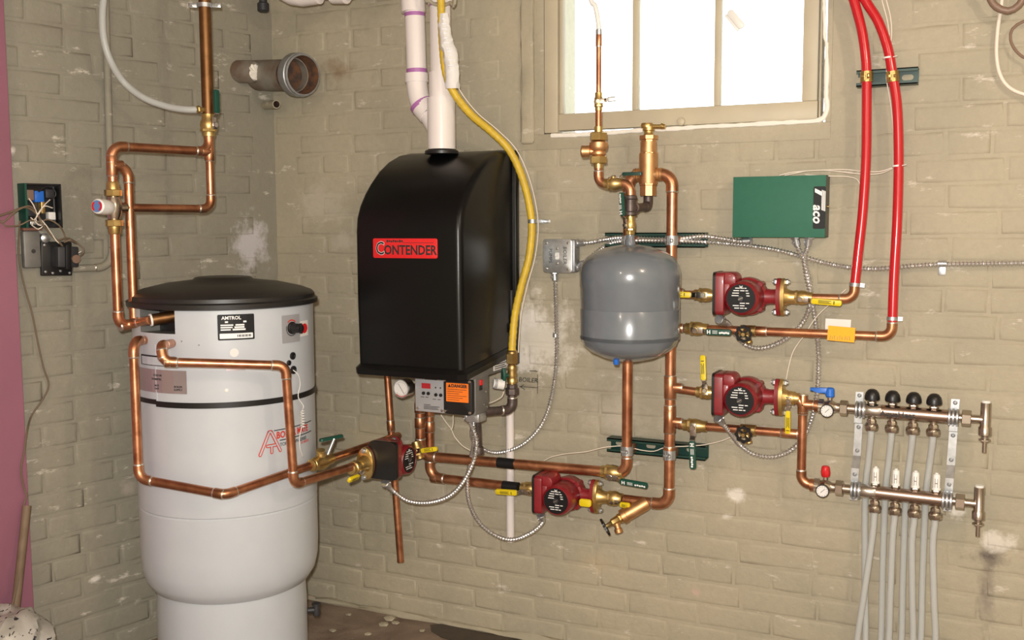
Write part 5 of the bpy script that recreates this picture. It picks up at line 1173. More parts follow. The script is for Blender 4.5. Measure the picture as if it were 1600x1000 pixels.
bm = bmesh.new(); add_cyl(bm, V((xt, ty, ttop+.012)), V((xt, ty, tz0+.004)), .0088, 14); add_hex(bm, V((xt, ty, ttop+.028)), V((xt, ty, ttop+.040)), .0125); o = mesh_obj('brass_nipple', bm, 'brass'); tag(o, 'brass nipple on top of the grey expansion tank', 'fitting')
et = thing('expansion_tank', 'grey steel expansion tank hanging under the air separator', 'tank', V((xt, ty, W(980, 566, .24).z)))
zb_, zs0, zs1 = W(980, 562, .24).z, W(980, 534, .24).z, W(980, 420, .24).z; RE = .1325
bm = bmesh.new(); add_lathe(bm, frame(V((xt, ty, zb_)), Z), [(0, -.003), (.03, -.002), (.07, .008), (.105, .024), (.124, .042), (RE, .068), (RE, zs0-zb_+.01), (RE, W(980, 482, .24).z-zb_), (RE-.001, W(980, 481, .24).z-zb_), (RE, W(980, 480, .24).z-zb_), (RE, W(980, 449, .24).z-zb_), (RE+.0015, W(980, 447, .24).z-zb_), (RE+.0015, zs1-zb_-.01), (RE-.004, zs1-zb_+.012), (.117, zs1-zb_+.030), (.092, zs1-zb_+.046), (.055, zs1-zb_+.059), (.020, zs1-zb_+.064), (0, zs1-zb_+.065)], 72); mesh_obj('shell', bm, 'tank_grey', et)
bm = bmesh.new(); add_lathe(bm, frame(V((xt, ty, zs1+.060)), Z), [(.014, 0), (.014, .014), (.011, .020), (.011, .030)], 14); mesh_obj('neck', bm, 'tank_grey', et)
bm = bmesh.new(); add_lathe(bm, frame(V((xt-.018, ty-.055, zb_+.006)), V((0, 0, -1))), [(.008, -.004), (.008, .010), (.006, .013), (0, .013)], 14); mesh_obj('valve_cap', bm, 'blue_plastic', et)
# fill line: copper from the tee to the reducer, up to the white tube
fx = W(935, 262, .24); fz = W(960, 287, .24).z
f0 = V((xt, ty, tz1-.004)); f1 = V((xt, ty, fz)); f2 = V((fx.x, ty, fz)); f3 = V((fx.x, ty, W(934, 262, .24).z))
pipe('copper_pipe', 'small copper fill pipe stepping left above the iron tee', [f0, f1, f2, f3], R34, bend=1.0)
ball_valve('ball_valve', 'brass ball valve with grey green lever in the small fill pipe', f1.lerp(f2, .52), X, R34, V((0, -.15, 1)), X, .055, 'strut_green', rise=.012, scale=.75)
fX = f3.x
def fpt(py): return V((fX, ty, W(934, py, .24).z))
t = thing('pressure_reducer', 'brass fill valve with union nuts and side port below the window', 'valve', fpt(262))
bm = bmesh.new(); add_cyl(bm, fpt(263), fpt(250), .0125, 16); add_hex(bm, fpt(256), fpt(244), .0235); mesh_obj('lower_nut', bm, 'brass', t)
a_ = fpt(244); b_ = fpt(221); l_ = (b_-a_).length
bm = bmesh.new(); add_lathe(bm, frame(a_, Z), [(.014, 0), (.019, l_*.12), (.019, l_*.28), (.0165, l_*.32), (.022, l_*.42), (.0245, l_*.62), (.0245, l_*.92), (.018, l_)], 20); mesh_obj('body', bm, 'cast_bronze', t)
bm = bmesh.new(); pd = V((-.94, -.30, 0)).normalized(); c = a_+Z*l_*.34; add_lathe(bm, frame(c, pd), [(.010, 0), (.010, .022), (.0165, .024), (.0165, .044), (.012, .047), (0, .048)], 16); mesh_obj('side_port', bm, 'cast_bronze', t)
bm = bmesh.new(); add_hex(bm, fpt(220), fpt(207), .0240); add_cyl(bm, fpt(207), fpt(198), .0115, 16); mesh_obj('upper_nut', bm, 'brass', t)
fup = pipe('copper_pipe', 'thin copper pipe rising across the window from the fill valve', [fpt(200), fpt(172)], .0088)
pipe('copper_pipe', 'thin copper pipe in front of the window pane below the white tube', [fpt(146), fpt(57)], .0072, couplings=[(0, .93, .03)])
ball_valve('ball_valve', 'small ball valve with zinc lever in front of the window pane', fpt(159), Z, .0080, V((.25, -1, 0)), V((1, .2, .10)), .024, 'zinc', rise=.008, scale=.72, body='brass')
curve_tube('white_tube', 'milky white plastic tube rising from the thin copper pipe before the window', [fpt(60), fpt(44), fpt(30)+V((-.003, 0, 0)), fpt(10)+V((-.010, 0, 0)), fpt(-30)+V((-.03, 0, 0)), V((fX-.06, ty, 2.345))], .0066, 'white_plastic', 'tube', seg=12)
bm = bmesh.new(); add_lathe(bm, frame(fpt(56), Z), [(.0070, 0), (.0082, .001), (.0082, .016), (.0070, .017)], 14); o = mesh_obj('crimp_ring', bm, 'zinc'); tag(o, 'crimp ring on the white tube in front of the window', 'fitting')
# ------------------------------------------------------------------ strut channels
def strut(label, px0, px1, py, holes, dz=0.0):
    x0, x1 = W(px0, py, .041).x, W(px1, py, .041).x; z = W((px0+px1)/2, py, .041).z
    t = thing('strut_channel', label, 'bracket', V((x0, 0, z)), 'green strut channels')
    bm = bmesh.new(); h = .0205
    add_box(bm, I, (x0, -.004, z-h), (x1, -.0008, z+h)); add_box(bm, I, (x0, -.041, z-h), (x1, -.004, z-h+.0028)); add_box(bm, I, (x0, -.041, z+h-.0028), (x1, -.004, z+h))
    add_box(bm, I, (x0, -.041, z-h), (x1, -.0385, z-h+.009)); add_box(bm, I, (x0, -.041, z+h-.009), (x1, -.0385, z+h))
    mesh_obj('channel', bm, 'strut_green', t)
    for f in holes:
        bm = bmesh.new(); add_prism(bm, wallframe(V((x0+(x1-x0)*f, -.004, z))), rrect(.028, .014, .0069), 0, .0004); mesh_obj('slot', bm, 'wall_paint_back', t)
    return t, z
su, zu = strut('upper green strut channel behind the top of the expansion tank', 945, 1101, 375, (.1, .35, .88))
sl_, zl = strut('lower green strut channel across the two copper risers', 948, 1102, 702, (.10, .42, .62, .83))
stt, zt_ = strut('short green strut channel holding the two red tubes', 1338, 1434, 120, (.04, .82))
for tt, zz, xx, rr in ((su, zu, xR, R1), (sl_, zl, xR, R1), (sl_, zl, xA, R1), (su, zu, xA, R1)): clamp(tt, V((xx, -.09, zz)), Z, OUT, rr+.0008); bm = bmesh.new(); add_box(bm, I, (xx-.012, -.078, zz-.013), (xx+.012, -.036, zz+.013), .002); mesh_obj('clamp_foot', bm, 'copper_fitting', tt)
# ------------------------------------------------------------------ heating zones: two pumps, valves, copper tails
def row(z): return lambda px: V((W(px, 500, .09).x, -.09, z))
# zone one: pump above
k1 = row(zbr[0]); P1 = V((W(1170, 462, .09).x, -.09, zbr[0]-.004)); zz1 = P1.z
pump('red circulator pump nearest the green control box', P1, X, OUT)
pipe('copper_pipe', 'copper stub from riser to the pump nearest the control box', [V((xR, -.09, zz1)), P1-X*.15], R34, group='copper branch stubs')
ball_valve('ball_valve', 'yellow levered ball valve between expansion tank and the upper pump', P1-X*.118, X, R34+.001, V((0, -1, .05)), V((-1, 0, 0)), .072, letters='x', rise=.014, scale=.92)
brass_flange('brass flange on the right of the upper pump', P1+X*.086, X)
ball_valve('ball_valve', 'yellow levered ball valve right of the upper pump', P1+X*.138, X, R34+.001, V((0, -1, -.15)), V((1, 0, -.06)), .076, letters='x', rise=.012, scale=.85)
e1 = V((W(1334, 467, .09).x, -.09, zz1))
z1t = pipe('copper_pipe', 'copper tail turning up from the upper pump into the left red tube', [P1+X*.16, e1, V((e1.x+.001, -.09, W(1334, 446, .09).z))], R34, group='copper tails to the red tubes', bend=1.05)
# zone one return
zz2 = zbr[1]; k2 = row(zz2); e2 = V((W(1393, 521, .09).x, -.09, zz2))
pipe('copper_pipe', 'long level copper return pipe turning up into the right red tube', [V((xR, -.09, zz2)), e2, V((e2.x+.001, -.09, W(1393, 499, .09).z))], R34+.0004, group='copper tails to the red tubes', bend=1.05, couplings=[(0, .10, .03), (0, .42, .04)])
ball_valve('ball_valve', 'green levered ball valve in the upper return pipe', k2(1089), X, R34+.001, V((0, -1, -.12)), V((1, 0, 0)), .070, 'grip_green', letters='H', letter_mat='print_white', rise=.014, scale=.95)
def drain(label, px, py, pipe_z):
    c = V((W(px+6, py, .09).x, -.09, pipe_z)); t = thing('drain_valve', label, 'valve', c, 'drains with black handwheels')
    bm = bmesh.new(); add_lathe(bm, frame(c-X*.022, X), [(.0125, 0), (.0150, .002), (.0150, .042), (.0125, .044)], 16); d = V((-.05, -1, -.10)).normalized(); add_lathe(bm, frame(c, d), [(.010, 0), (.010, .025), (.008, .030), (.004, .034), (.004, .045)], 12)
    add_lathe(bm, frame(c+d*.022, V((.35, -.15, -1))), [(.007, 0), (.007, .018), (.0095, .020), (.0095, .030), (.006, .032)], 12); mesh_obj('body', bm, 'brass', t)
    bm = bmesh.new(); handwheel(bm, frame(c+d*.045, d), .0225, 8); mesh_obj('handwheel', bm, 'black_plastic', t)
    bm = bmesh.new(); add_hex(bm, c+d*.048, c+d*.053, .006); mesh_obj('nut', bm, 'brass', t)
drain('brass drain with black handwheel on the upper return pipe', 1163, 516, zz2)
# zone two: lower pump
zz3 = zbr[2]-.002; P2 = V((W(1168, 614, .09).x, -.09, zz3-.006))
pump('red circulator pump left of the manifolds', P2, X, OUT)
pipe('copper_pipe', 'copper stub from riser to the pump beside the manifolds', [V((xR, -.09, zz3)), P2-X*.14], R34, group='copper branch stubs')
ball_valve('ball_valve', 'ball valve with yellow lever standing upright by the manifold pump', P2-X*.112, X, R34+.001, V((0, -1, .3)), V((-.12, 0, 1)), .070, letters='x', rise=.012, scale=.85)
brass_flange('brass flange on the right of the manifold pump', P2+X*.086, X)
ball_valve('ball_valve', 'ball valve with yellow lever hanging down right of the manifold pump', P2+X*.112, X, R34+.001, V((0, -1, -.2)), V((-.02, 0, -1)), .072, letters='x', rise=.012, scale=.78)
mzU, mzL = W(1330, 637, .09).z, W(1330, 763, .09).z
xv = W(1253, 690, .09).x
zz4 = zbr[3]-.006
mp = pipe('copper_pipe', 'copper drop joining manifold pump, return pipe and both manifolds', [P2+X*.095, V((xv, -.09, P2.z)), V((xv, -.09, mzL)), V((W(1283, 758, .09).x, -.09, mzL))], R34+.0006, bend=1.0)
add_tee(mp, V((xv, -.09, mzU)), Z, X, R34+.0006)
bm = bmesh.new(); add_cyl(bm, V((xv, -.09, mzU)), V((W(1290, 637, .09).x, -.09, mzU)), R34, 16); mesh_obj('tube', bm, 'copper', mp)
rp = pipe('copper_pipe', 'level copper return pipe below the manifold pump', [V((xR, -.09, zz4)), V((xv-.008, -.09, zz4))], R34, couplings=[(0, .93, .04), (0, .1, .02)])
ball_valve('ball_valve', 'ball valve with green lever hanging down across the lower strut', V((W(1086, 660, .09).x, -.09, zz4)), X, R34+.001, V((.0, -1, -.05)), V((.03, 0, -1)), .080, 'grip_green', letters='H', letter_mat='print_white', rise=.016)
drain('brass drain with black handwheel on the return pipe below the manifold pump', 1163, 671, zz4)
# red tubes
def redtube(label, pts, px, py):
    t = thing('red_tube', label, 'tube', pts[-1], 'red heating tubes')
    bm = bmesh.new(); add_sweep(bm, catmull(pts, .012), .0122, 16); mesh_obj('tube', bm, 'pex_red', t)
    q, d = pts[-1], (pts[-2]-pts[-1]).normalized(); bm = bmesh.new(); add_lathe(bm, frame(q+d*.004, d), [(.0125, 0), (.0142, 0), (.0142, .009), (.0125, .009)], 18); add_box(bm, frame(q+d*.0085, d, OUT), (-.002, .013, -.005), (.002, .024, .005)); mesh_obj('crimp_ring', bm, 'zinc', t)
    return t
dq = .07
r1 = redtube('left red plastic heating tube rising to the top of the picture', [V((W(1300, -50, dq).x, -dq, 2.345)), W(1320, -50, dq), W(1334, 0, dq), W(1346, 45, dq), W(1352, 85, dq), W(1354, 120, dq), W(1354, 180, dq), W(1353, 250, dq+.005), W(1348, 330, dq+.01), W(1341, 395, dq+.015), V((e1.x+.001, -.09, W(1334, 450, .09).z))], 0, 0)
r2 = redtube('right red plastic heating tube curving down to the return pipe', [V((W(1308, -50, dq).x+.02, -dq-.01, 2.345)), W(1328, -52, dq+.01), W(1352, 0, dq), W(1372, 33, dq), W(1387, 75, dq), W(1395, 120, dq), W(1402, 170, dq), W(1404, 250, dq), W(1402, 340, dq+.01), W(1397, 430, dq+.015), V((e2.x+.001, -.09, W(1393, 503, .09).z))], 0, 0)
clamp(stt, W(1354, 120, dq), Z, OUT, .0124, mat='brass'); clamp(stt, W(1395, 120, dq), V((.1, 0, -1)), OUT, .0124, mat='brass')
for q in ((1388, 89), (1402, 258)):
    p = W(q[0], q[1], dq); bm = bmesh.new(); add_lathe(bm, frame(p, V((.06, 0, -1))), [(.0124, 0), (.0134, 0), (.0134, .004), (.0124, .004)], 16, cap=False); add_cyl(bm, p+V((.010, -.008, -.002)), p+V((.022, -.010, 0)), .001, 6); mesh_obj('cable_tie', bm, 'white_plastic', r2)
# paper tags on the return pipe
bm = bmesh.new(); q = V((W(1315, 517, .11).x, -.106, zz2)); add_box(bm, wallframe(q) @ Matrix.Rotation(-.05, 4, 'Z'), (-.035, -.016, 0), (.032, .022, .0012)); add_sweep(bm, [q+V((-.036, .016, 0)), q+V((.032, .016, -.001))], .0128, 16); o = mesh_obj('orange_tag', bm, 'tag_orange'); tag(o, 'orange paper tag folded over the long return pipe', 'tag')
bm = bmesh.new()
for k in range(9): add_box(bm, wallframe(q+V((-.030+.0062*k, -.0014, -.013))) @ Matrix.Rotation(-.2+.15*(k % 3), 4, 'Z'), (0, 0, 0), (.0010, .012-.003*(k % 2), .0004))
mesh_obj('pen_marks', bm, 'brown_tube', o, smooth=False)
bm = bmesh.new(); add_box(bm, wallframe(q+V((-.012, .034, .026))) @ Matrix.Rotation(-.02, 4, 'Z'), (-.034, -.016, 0), (.030, .012, .001)); o = mesh_obj('white_tag', bm, 'paper'); tag(o, 'white paper slip behind the orange tag on the return pipe', 'tag')
# ------------------------------------------------------------------ manifolds
def manifold(label, z, upper):
    xs = lambda px: W(px, 650, .09).x
    x0, x1 = xs(1345 if upper else 1341), xs(1493 if upper else 1488)
    t = thing('manifold', label, 'manifold', V((x0, -.09, z)), 'heating manifolds')
    ax = (V((x1, -.09, z-.003)) - V((x0, -.09, z+.0))).normalized()
    P = lambda s: V((x0, -.09, z)) + ax*s
    Lm = (x1-x0)
    bm = bmesh.new(); add_cyl(bm, P(0), P(Lm), .0175, 24, mi=0); add_lathe(bm, frame(P(.006), ax), [(.0176, 0), (.0182, .001), (.0182, Lm*.19), (.0176, Lm*.195)], 24, mi=1); mesh_obj('bar', bm, ['brown_steel', 'chrome'], t)
    if upper:
        Mx_ = wallframe(P(Lm*.40)+V((0, -.0182, -.003))); text_part('AquaHeat', .0205, Mx_, 'print_dark', t, bold=.0004)
    for s in (-.004, Lm*.965):
        bm = bmesh.new()
        for k in range(3): add_lathe(bm, frame(P(s-.010+.009*k), ax), [(.0185, 0), (.0225, .002), (.0225, .006), (.0185, .008)], 22)
        mesh_obj('rubber_clip', bm, 'zinc', t)
    # isolating ball valve with dial gauge
    c = P(-.078); bm = bmesh.new(); add_lathe(bm, frame(c-ax*.030, ax), [(.013, 0), (.0175, .002), (.0175, .016), (.015, .018), (.020, .030), (.015, .042), (.0125, .046), (.0125, .052)], 18); add_hex(bm, c-ax*.029, c-ax*.014, .0195, n=6); add_hex(bm, c+ax*.026, c+ax*.046, .0205, n=6); add_cyl(bm, c+ax*.02, P(.0), .0125, 14); mesh_obj('valve_body', bm, 'nickel', t)
    bm = bmesh.new(); add_lathe(bm, frame(c-ax*.040, ax), [(.0125, 0), (.0165, .001), (.0165, .012), (.013, .013)], 16); mesh_obj('copper_adapter', bm, 'copper_fitting', t)
    g_ = c + V((-.003, -.030, -.006)); bm = bmesh.new(); add_lathe(bm, frame(g_+V((0, .018, 0)), OUT), [(.010, 0), (.0165, .006), (.0172, .018), (.0150, .019), (.0150, .017), (0, .017)], 22); ga = mesh_obj('gauge_case', bm, 'black_plastic', t)
    bm = bmesh.new(); add_lathe(bm, frame(g_+V((0, .0006, 0)), OUT), [(.0149, 0), (.0149, .0005), (0, .0005)], 22); mesh_obj('gauge_dial', bm, 'paper', ga)
    bm = bmesh.new(); Mg_ = frame(g_+V((0, -.0006, 0)), OUT, Z)
    add_box(bm, Mg_ @ Matrix.Rotation(-.8, 4, 'Z'), (-.006, -.0005, 0), (.009, .0005, .0006))
    for k in range(12): add_box(bm, Mg_ @ Matrix.Rotation(k*PI/6, 4, 'Z'), (.011, -.0004, 0), (.0135, .0004, .0005))
    mesh_obj('gauge_needle', bm, 'print_dark', ga, smooth=False)
    bm = bmesh.new(); add_cyl(bm, c+Z*.012, c+Z*.030, .0065, 12); mesh_obj('stem', bm, 'chrome', t)
    bm = bmesh.new(); hb = c+Z*.026
    if upper:
        Mh = Matrix.Translation(hb) ; add_lathe(bm, frame(hb, Z), [(.009, 0), (.012, .004), (.011, .022), (.007, .025), (0, .026)], 14)
        pr_ = [(.008, .010), (.008, .024), (-.020, .0235), (-.050, .022), (-.050, .013), (-.030, .013), (-.012, .008)]
        add_prism(bm, wallframe(hb+V((0, .007, 0))), pr_, 0, .014, .003)
    else:
        add_lathe(bm, frame(hb, Z), [(.009, 0), (.0115, .003), (.0125, .012), (.0105, .026), (.008, .029), (0, .029)], 8)
    mesh_obj('handle', bm, 'blue_plastic' if upper else 'red_plastic', t)
    # four circuits
    pos = [xs(p)-x0 for p in ((1362, 1394, 1427, 1459) if upper else (1371, 1403, 1434, 1467))]
    for k, s in enumerate(pos):
        q = P(s)
        bm = bmesh.new(); add_cyl(bm, q-Z*.012, q-Z*.024, .0085, 12); add_lathe(bm, frame(q-Z*.022, -Z), [(.010, 0), (.0120, .003), (.0120, .010), (.016, .014), (.0175, .020), (.0160, .029), (.010, .031)], 8); mesh_obj('outlet_nut', bm, 'nickel', t)
        bm = bmesh.new(); add_cyl(bm, q+Z*.012, q+Z*.026, .0075, 12); add_hex(bm, q+Z*.017, q+Z*.024, .0115); 
        mesh_obj('valve_neck', bm, 'nickel', t)
        if upper:
            bm = bmesh.new(); add_lathe(bm, frame(q+Z*.027, Z), [(.006, -.002), (.0165, .0), (.0190, .003), (.0188, .010), (.0165, .019), (.0110, .026), (.006, .0285), (0, .029)], 22); mesh_obj('knob', bm, 'black_plastic', t)
        else:
            bm = bmesh.new(); add_lathe(bm, frame(q+Z*.024, Z), [(.0105, 0), (.0105, .004), (.009, .006), (.009, .036), (.0075, .040), (.004, .041), (.004, .044), (0, .044)], 16); fm = mesh_obj('flow_meter', bm, 'white_plastic', t)
            bm = bmesh.new(); add_box(bm, wallframe(q+V((0, -.0088, .042))), (-.0032, -.011, 0), (-.0022, .012, .0008)); add_box(bm, wallframe(q+V((0, -.0088, .042))), (.0022, -.011, 0), (.0032, .012, .0008)); add_box(bm, wallframe(q+V((0, -.0088, .042))), (-.003, -.001, 0), (.003, .001, .0008)); mesh_obj('scale_mark', bm, 'brown_tube', fm)
    # end piece with vent and drain
    e = P(Lm+.002); bm = bmesh.new(); add_hex(bm, e+ax*.012, e+ax*.034, .0205); add_cyl(bm, e, e+ax*.06, .0105, 14); mesh_obj('end_nut', bm, 'nickel', t)
    ex = e+ax*.066; bm = bmesh.new(); add_lathe(bm, frame(ex-Z*.040, Z), [(.013, 0), (.0155, .002), (.0155, .020), (.0125, .024), (.0125, .075), (.0125, .082), (.010, .083)], 18); add_cyl(bm, ex-Z*.04, ex-Z*.056, .009, 12); add_hex(bm, ex-Z*.048, ex-Z*.053, .0140); add_cyl(bm, ex-Z*.05, ex-Z*.082, .0055, 10); mesh_obj('drain_end', bm, 'nickel', t)
    bm = bmesh.new(); add_cyl(bm, ex+Z*.0425, ex+Z*.048, .0105, 14); mesh_obj('vent_cap', bm, 'white_plastic', t)
    return t, P, pos, Lm, ax
mU, PU, posU, LU, axm = manifold('upper chrome manifold with four black knobs and a blue handle', mzU-.003, True)
mL, PL, posL, LL_, _ = manifold('lower chrome manifold with four white flow meters and a red handle', mzL-.003, False)
for i, s in enumerate(posU):
    a_ = PU(s); b_ = V((a_.x-.004, -.055, PL(0).z)); px_, = (0,)
    xe = [1352, 1376, 1408, 1438][i]; end = W(xe, 1010, .05); end2 = V((end.x-.012, -.05, .003))
    curve_tube('milky_tube', ['leftmost milky tube', 'second milky tube from the left', 'third milky tube from the left', 'rightmost milky tube'][i] + ' hanging from the upper manifold behind the lower one', [a_-Z*.045, V((a_.x-.001, -.088, a_.z-.07)), V((a_.x-.008, -.062, PL(0).z+.07)), V((a_.x-.014, -.052, PL(0).z-.02)), end.lerp(V((a_.x-.016, -.05, PL(0).z-.04)), .5), end, end2], .0085, 'pex_clear', 'tube', 'milky heating tubes', 12, .02)
for i, s in enumerate(posL):
    a_ = PL(s); xe = [1338, 1388, 1426, 1461][i]; end = W(xe, 1010, .075); end2 = V((end.x-.012, -.075, .003))
    curve_tube('milky_tube', ['leftmost milky tube', 'second milky tube from the left', 'third milky tube from the left', 'rightmost milky tube'][i] + ' coming out under the lower manifold', [a_-Z*.045, V((a_.x-.001, -.09, a_.z-.07)), V((a_.x-.004, -.088, a_.z-.12)), end.lerp(V((a_.x-.004, -.088, a_.z-.12)), .45), end, end2], .0085, 'pex_clear', 'tube', 'milky heating tubes', 12, .02)
for s, lab in ((-.008, 'left'), (LU*.985, 'right')):
    top, bot = PU(s), PL(s if lab == 'left' else LL_*.985)
    t = thing('manifold_bracket', lab + ' galvanised bracket tying the two manifolds to the wall', 'bracket', V((bot.x, -.02, bot.z)), 'manifold brackets')
    def strip(pts_, w=.0195):
        bm = bmesh.new(); v_ = []
        for (y, z) in pts_:
            f_ = (top.z-z)/(top.z-bot.z); x_ = top.x+(bot.x-top.x)*f_
            v_.append([bm.verts.new((x_+sx_*w/2, y+o_, z)) for sx_, o_ in ((-1, 0), (1, 0), (1, .0022), (-1, .0022))])
        for a1, b1 in zip(v_, v_[1:]):
            for k in range(4): bm.faces.new((a1[k], a1[(k+1) % 4], b1[(k+1) % 4], b1[k]))
        bm.faces.new(v_[0]); bm.faces.new(v_[-1]); return bm
    bm = strip([(-.068, top.z+.042), (-.068, top.z-.030), (-.068, top.z-.040), (-.045, top.z-.046), (-.045, top.z-.128), (-.045, top.z-.132), (-.068, bot.z+.052), (-.068, bot.z+.046), (-.068, bot.z-.034)]); br = mesh_obj('strip', bm, 'zinc', t)
    for (y, dz_) in ((-.068, top.z+.033), (-.045, top.z-.055), (-.045, top.z-.118), (-.068, bot.z+.036), (-.068, bot.z-.027)):
        f_ = (top.z-dz_)/(top.z-bot.z); lathe_part('screw', wallframe(V((top.x+(bot.x-top.x)*f_, y, dz_))), [(.0055, 0), (.005, .003), (.003, .004), (.0025, .002), (0, .002)], 'grey_cast', t)
    for dz_ in (top.z-.055, top.z-.118):
        f_ = (top.z-dz_)/(top.z-bot.z); bm = bmesh.new(); add_cyl(bm, V((top.x+(bot.x-top.x)*f_, -.044, dz_)), V((top.x+(bot.x-top.x)*f_, 0.002, dz_)), .004, 8); mesh_obj('stand_off', bm, 'grey_cast', t)
# ------------------------------------------------------------------ green control box
GXa, GXb = W(1145, 320, .072).x, W(1290, 320, .072).x; GZa, GZb = W(1217, 371, .072).z, W(1217, 275, .072).z
gb = thing('zone_control_box', 'green metal zone control box with black logo label on the brick wall', 'control box', V((GXa, 0, GZa)))
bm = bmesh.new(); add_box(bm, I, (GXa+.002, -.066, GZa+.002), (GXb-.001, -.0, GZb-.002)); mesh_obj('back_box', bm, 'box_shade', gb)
bm = bmesh.new(); add_box(bm, I, (GXa, -.0725, GZa), (GXb, -.066, GZb), .0015); add_box(bm, I, (GXa, -.07, GZb-.0015), (GXb, -.006, GZb)); add_box(bm, I, (GXa, -.07, GZa), (GXb, -.006, GZa+.0015)); cv = mesh_obj('cover', bm, 'box_green', gb)
lw, lh = (GXb-GXa)*.128, (GZb-GZa)*.68
Mt_ = wallframe(V((GXb-lw/2, -.0727, GZb-(GZb-GZa)*.52))); bm = bmesh.new(); add_prism(bm, Mt_, rrect(lw, lh, .004), 0, .0006); lg = mesh_obj('logo_label', bm, 'label_black', gb)
Mr = Mt_ @ Matrix.Rotation(-PI/2, 4, 'Z') @ Matrix.Translation((0, 0, .0008))
bm = text_bm('aco', .034, lambda v: Mr @ (v+V((.016, -.0045, 0))), bold=.0009, shear=.2)
add_prism(bm, Mr, [(-.050, -.012), (-.040, -.012), (-.030, .006), (-.041, .006)], 0, .0004)
for k in range(4): add_prism(bm, Mr, [(-.046+.001*k, .0055+.0026*k), (.006+.001*k, .0055+.0026*k), (.007+.001*k, .0072+.0026*k), (-.045+.001*k, .0072+.0026*k)], 0, .0004)
mesh_obj('lettering', bm, 'print_white', lg, smooth=False)
bm = bmesh.new(); add_lathe(bm, frame(V((GXb+.0005, -.035, (GZa+GZb)/2)), X), [(.004, -.001), (.004, .003), (0, .003)], 10); mesh_obj('screw', bm, 'brass', gb)
# ------------------------------------------------------------------ switch box
sbp = W(870, 401, .05); swx0, swx1 = W(848, 400, .05).x, W(893, 400, .05).x; swz0, swz1 = W(870, 426, .05).z, W(870, 374, .05).z
sw = thing('switch_box', 'grey metal switch box with handwritten cover beside the expansion tank', 'electrical box', V((swx0, 0, swz0)))
bm = bmesh.new(); add_box(bm, I, (swx0, -.044, swz0), (swx1+.008, -.001, swz1), .006); mesh_obj('case', bm, 'grey_cast', sw)
cxm, czm = (swx0+swx1)/2, (swz0+swz1)/2; cw_, chh_ = swx1-swx0, swz1-swz0
bm = bmesh.new(); add_prism(bm, wallframe(V((cxm, -.0445, czm))), rrect(cw_+.002, chh_+.002, .010), 0, .004, .0015); sc = mesh_obj('cover', bm, 'zinc', sw)
bm = bmesh.new(); Ms = wallframe(V((cxm, -.0485, czm))); add_box(bm, Ms, (-.005, -.010, 0), (.005, .010, .003)); add_box(bm, Ms, (-.003, -.001, .002), (.003, .007, .012), .001); mesh_obj('toggle', bm, 'white_plastic', sc)
text_part('BOILER', .0165, Ms @ Matrix.Translation((.024, .002, .0003)) @ Matrix.Rotation(-PI/2, 4, 'Z'), 'print_dark', sc, shear=.1)
text_part('PUMPS', .0145, Ms @ Matrix.Translation((-.022, .001, .0003)) @ Matrix.Rotation(-PI/2, 4, 'Z'), 'print_dark', sc, shear=.1)
for (x, z) in ((0, .022), (0, -.022), (-.034, .038), (.034, .038), (-.034, -.038), (.034, -.038)): lathe_part('screw', Ms @ Matrix.Translation((x, z, 0)), [(.004, 0), (.0035, .002), (0, .003)], 'chrome', sc)
# ------------------------------------------------------------------ armoured cables
Wc = lambda pts_, d=.02: [W(x, y, d) for x, y in pts_]
bx_cable('armoured_cable', 'armoured cable looping from the switch box down to the boiler', [V((W(867, 429, .02).x, -.022, swz0-.002))] + Wc([(868, 450), (869, 500), (870, 545), (867, 590), (858, 635), (843, 668), (818, 693), (790, 705), (765, 706)], .022) + [W(745, 694, .06), W(737, 676, .13), V((CX1-.018, -.225, CZ0-.004))])
bm = bmesh.new(); q = W(868, 524, .022); add_box(bm, wallframe(V((q.x, 0, q.z))), (-.018, -.006, 0), (-.006, .006, .002)); add_lathe(bm, frame(V((q.x, -.022, q.z-.005)), Z), [(.0072, 0), (.0085, 0), (.0085, .010), (.0072, .010)], 14, cap=False); add_box(bm, wallframe(V((q.x, 0, q.z))), (-.0075, -.006, 0), (-.006, .006, .022)); o = mesh_obj('cable_strap', bm, 'zinc'); tag(o, 'zinc strap on the cable below the switch box', 'strap')
bx_cable('armoured_cable', 'armoured cable from the switch box along the upper strut to the green box', [V((swx1+.010, -.024, W(900, 380, .02).z))] + Wc([(925, 378), (945, 374)], .03) + Wc([(970, 371), (1000, 373), (1040, 374), (1070, 372), (1100, 369), (1130, 373), (1158, 377)], .045) + [W(1172, 376, .035)])
bx_cable('armoured_cable', 'long armoured cable running right along the wall out of the picture', [V((swx1+.010, -.024, W(896, 417, .02).z))] + Wc([(915, 408), (950, 382)], .03) + Wc([(985, 376), (1040, 376)], .05) + Wc([(1100, 378)], .035) + Wc([(1130, 380), (1170, 384), (1210, 390), (1250, 400), (1290, 411), (1330, 418), (1370, 420), (1420, 416), (1472, 413), (1540, 412), (1600, 411), (1680, 409)], .018) + [V((.6, -.018, 1.19)), V((1.59, -.018, 1.185))], nuts=(True, False))
bm = bmesh.new(); q = W(1472, 412, .018); add_box(bm, wallframe(V((q.x, 0, q.z))), (-.009, -.030, 0), (.009, -.006, .002), .001); add_sweep(bm, [V((q.x-.010, -.018, q.z)), V((q.x+.010, -.018, q.z))], .0078, 14); add_lathe(bm, wallframe(V((q.x, -.002, q.z-.018))), [(.005, 0), (.004, .003), (0, .003)], 10); o = mesh_obj('cable_strap', bm, 'zinc'); tag(o, 'zinc strap with screw on the long cable at the right', 'strap')
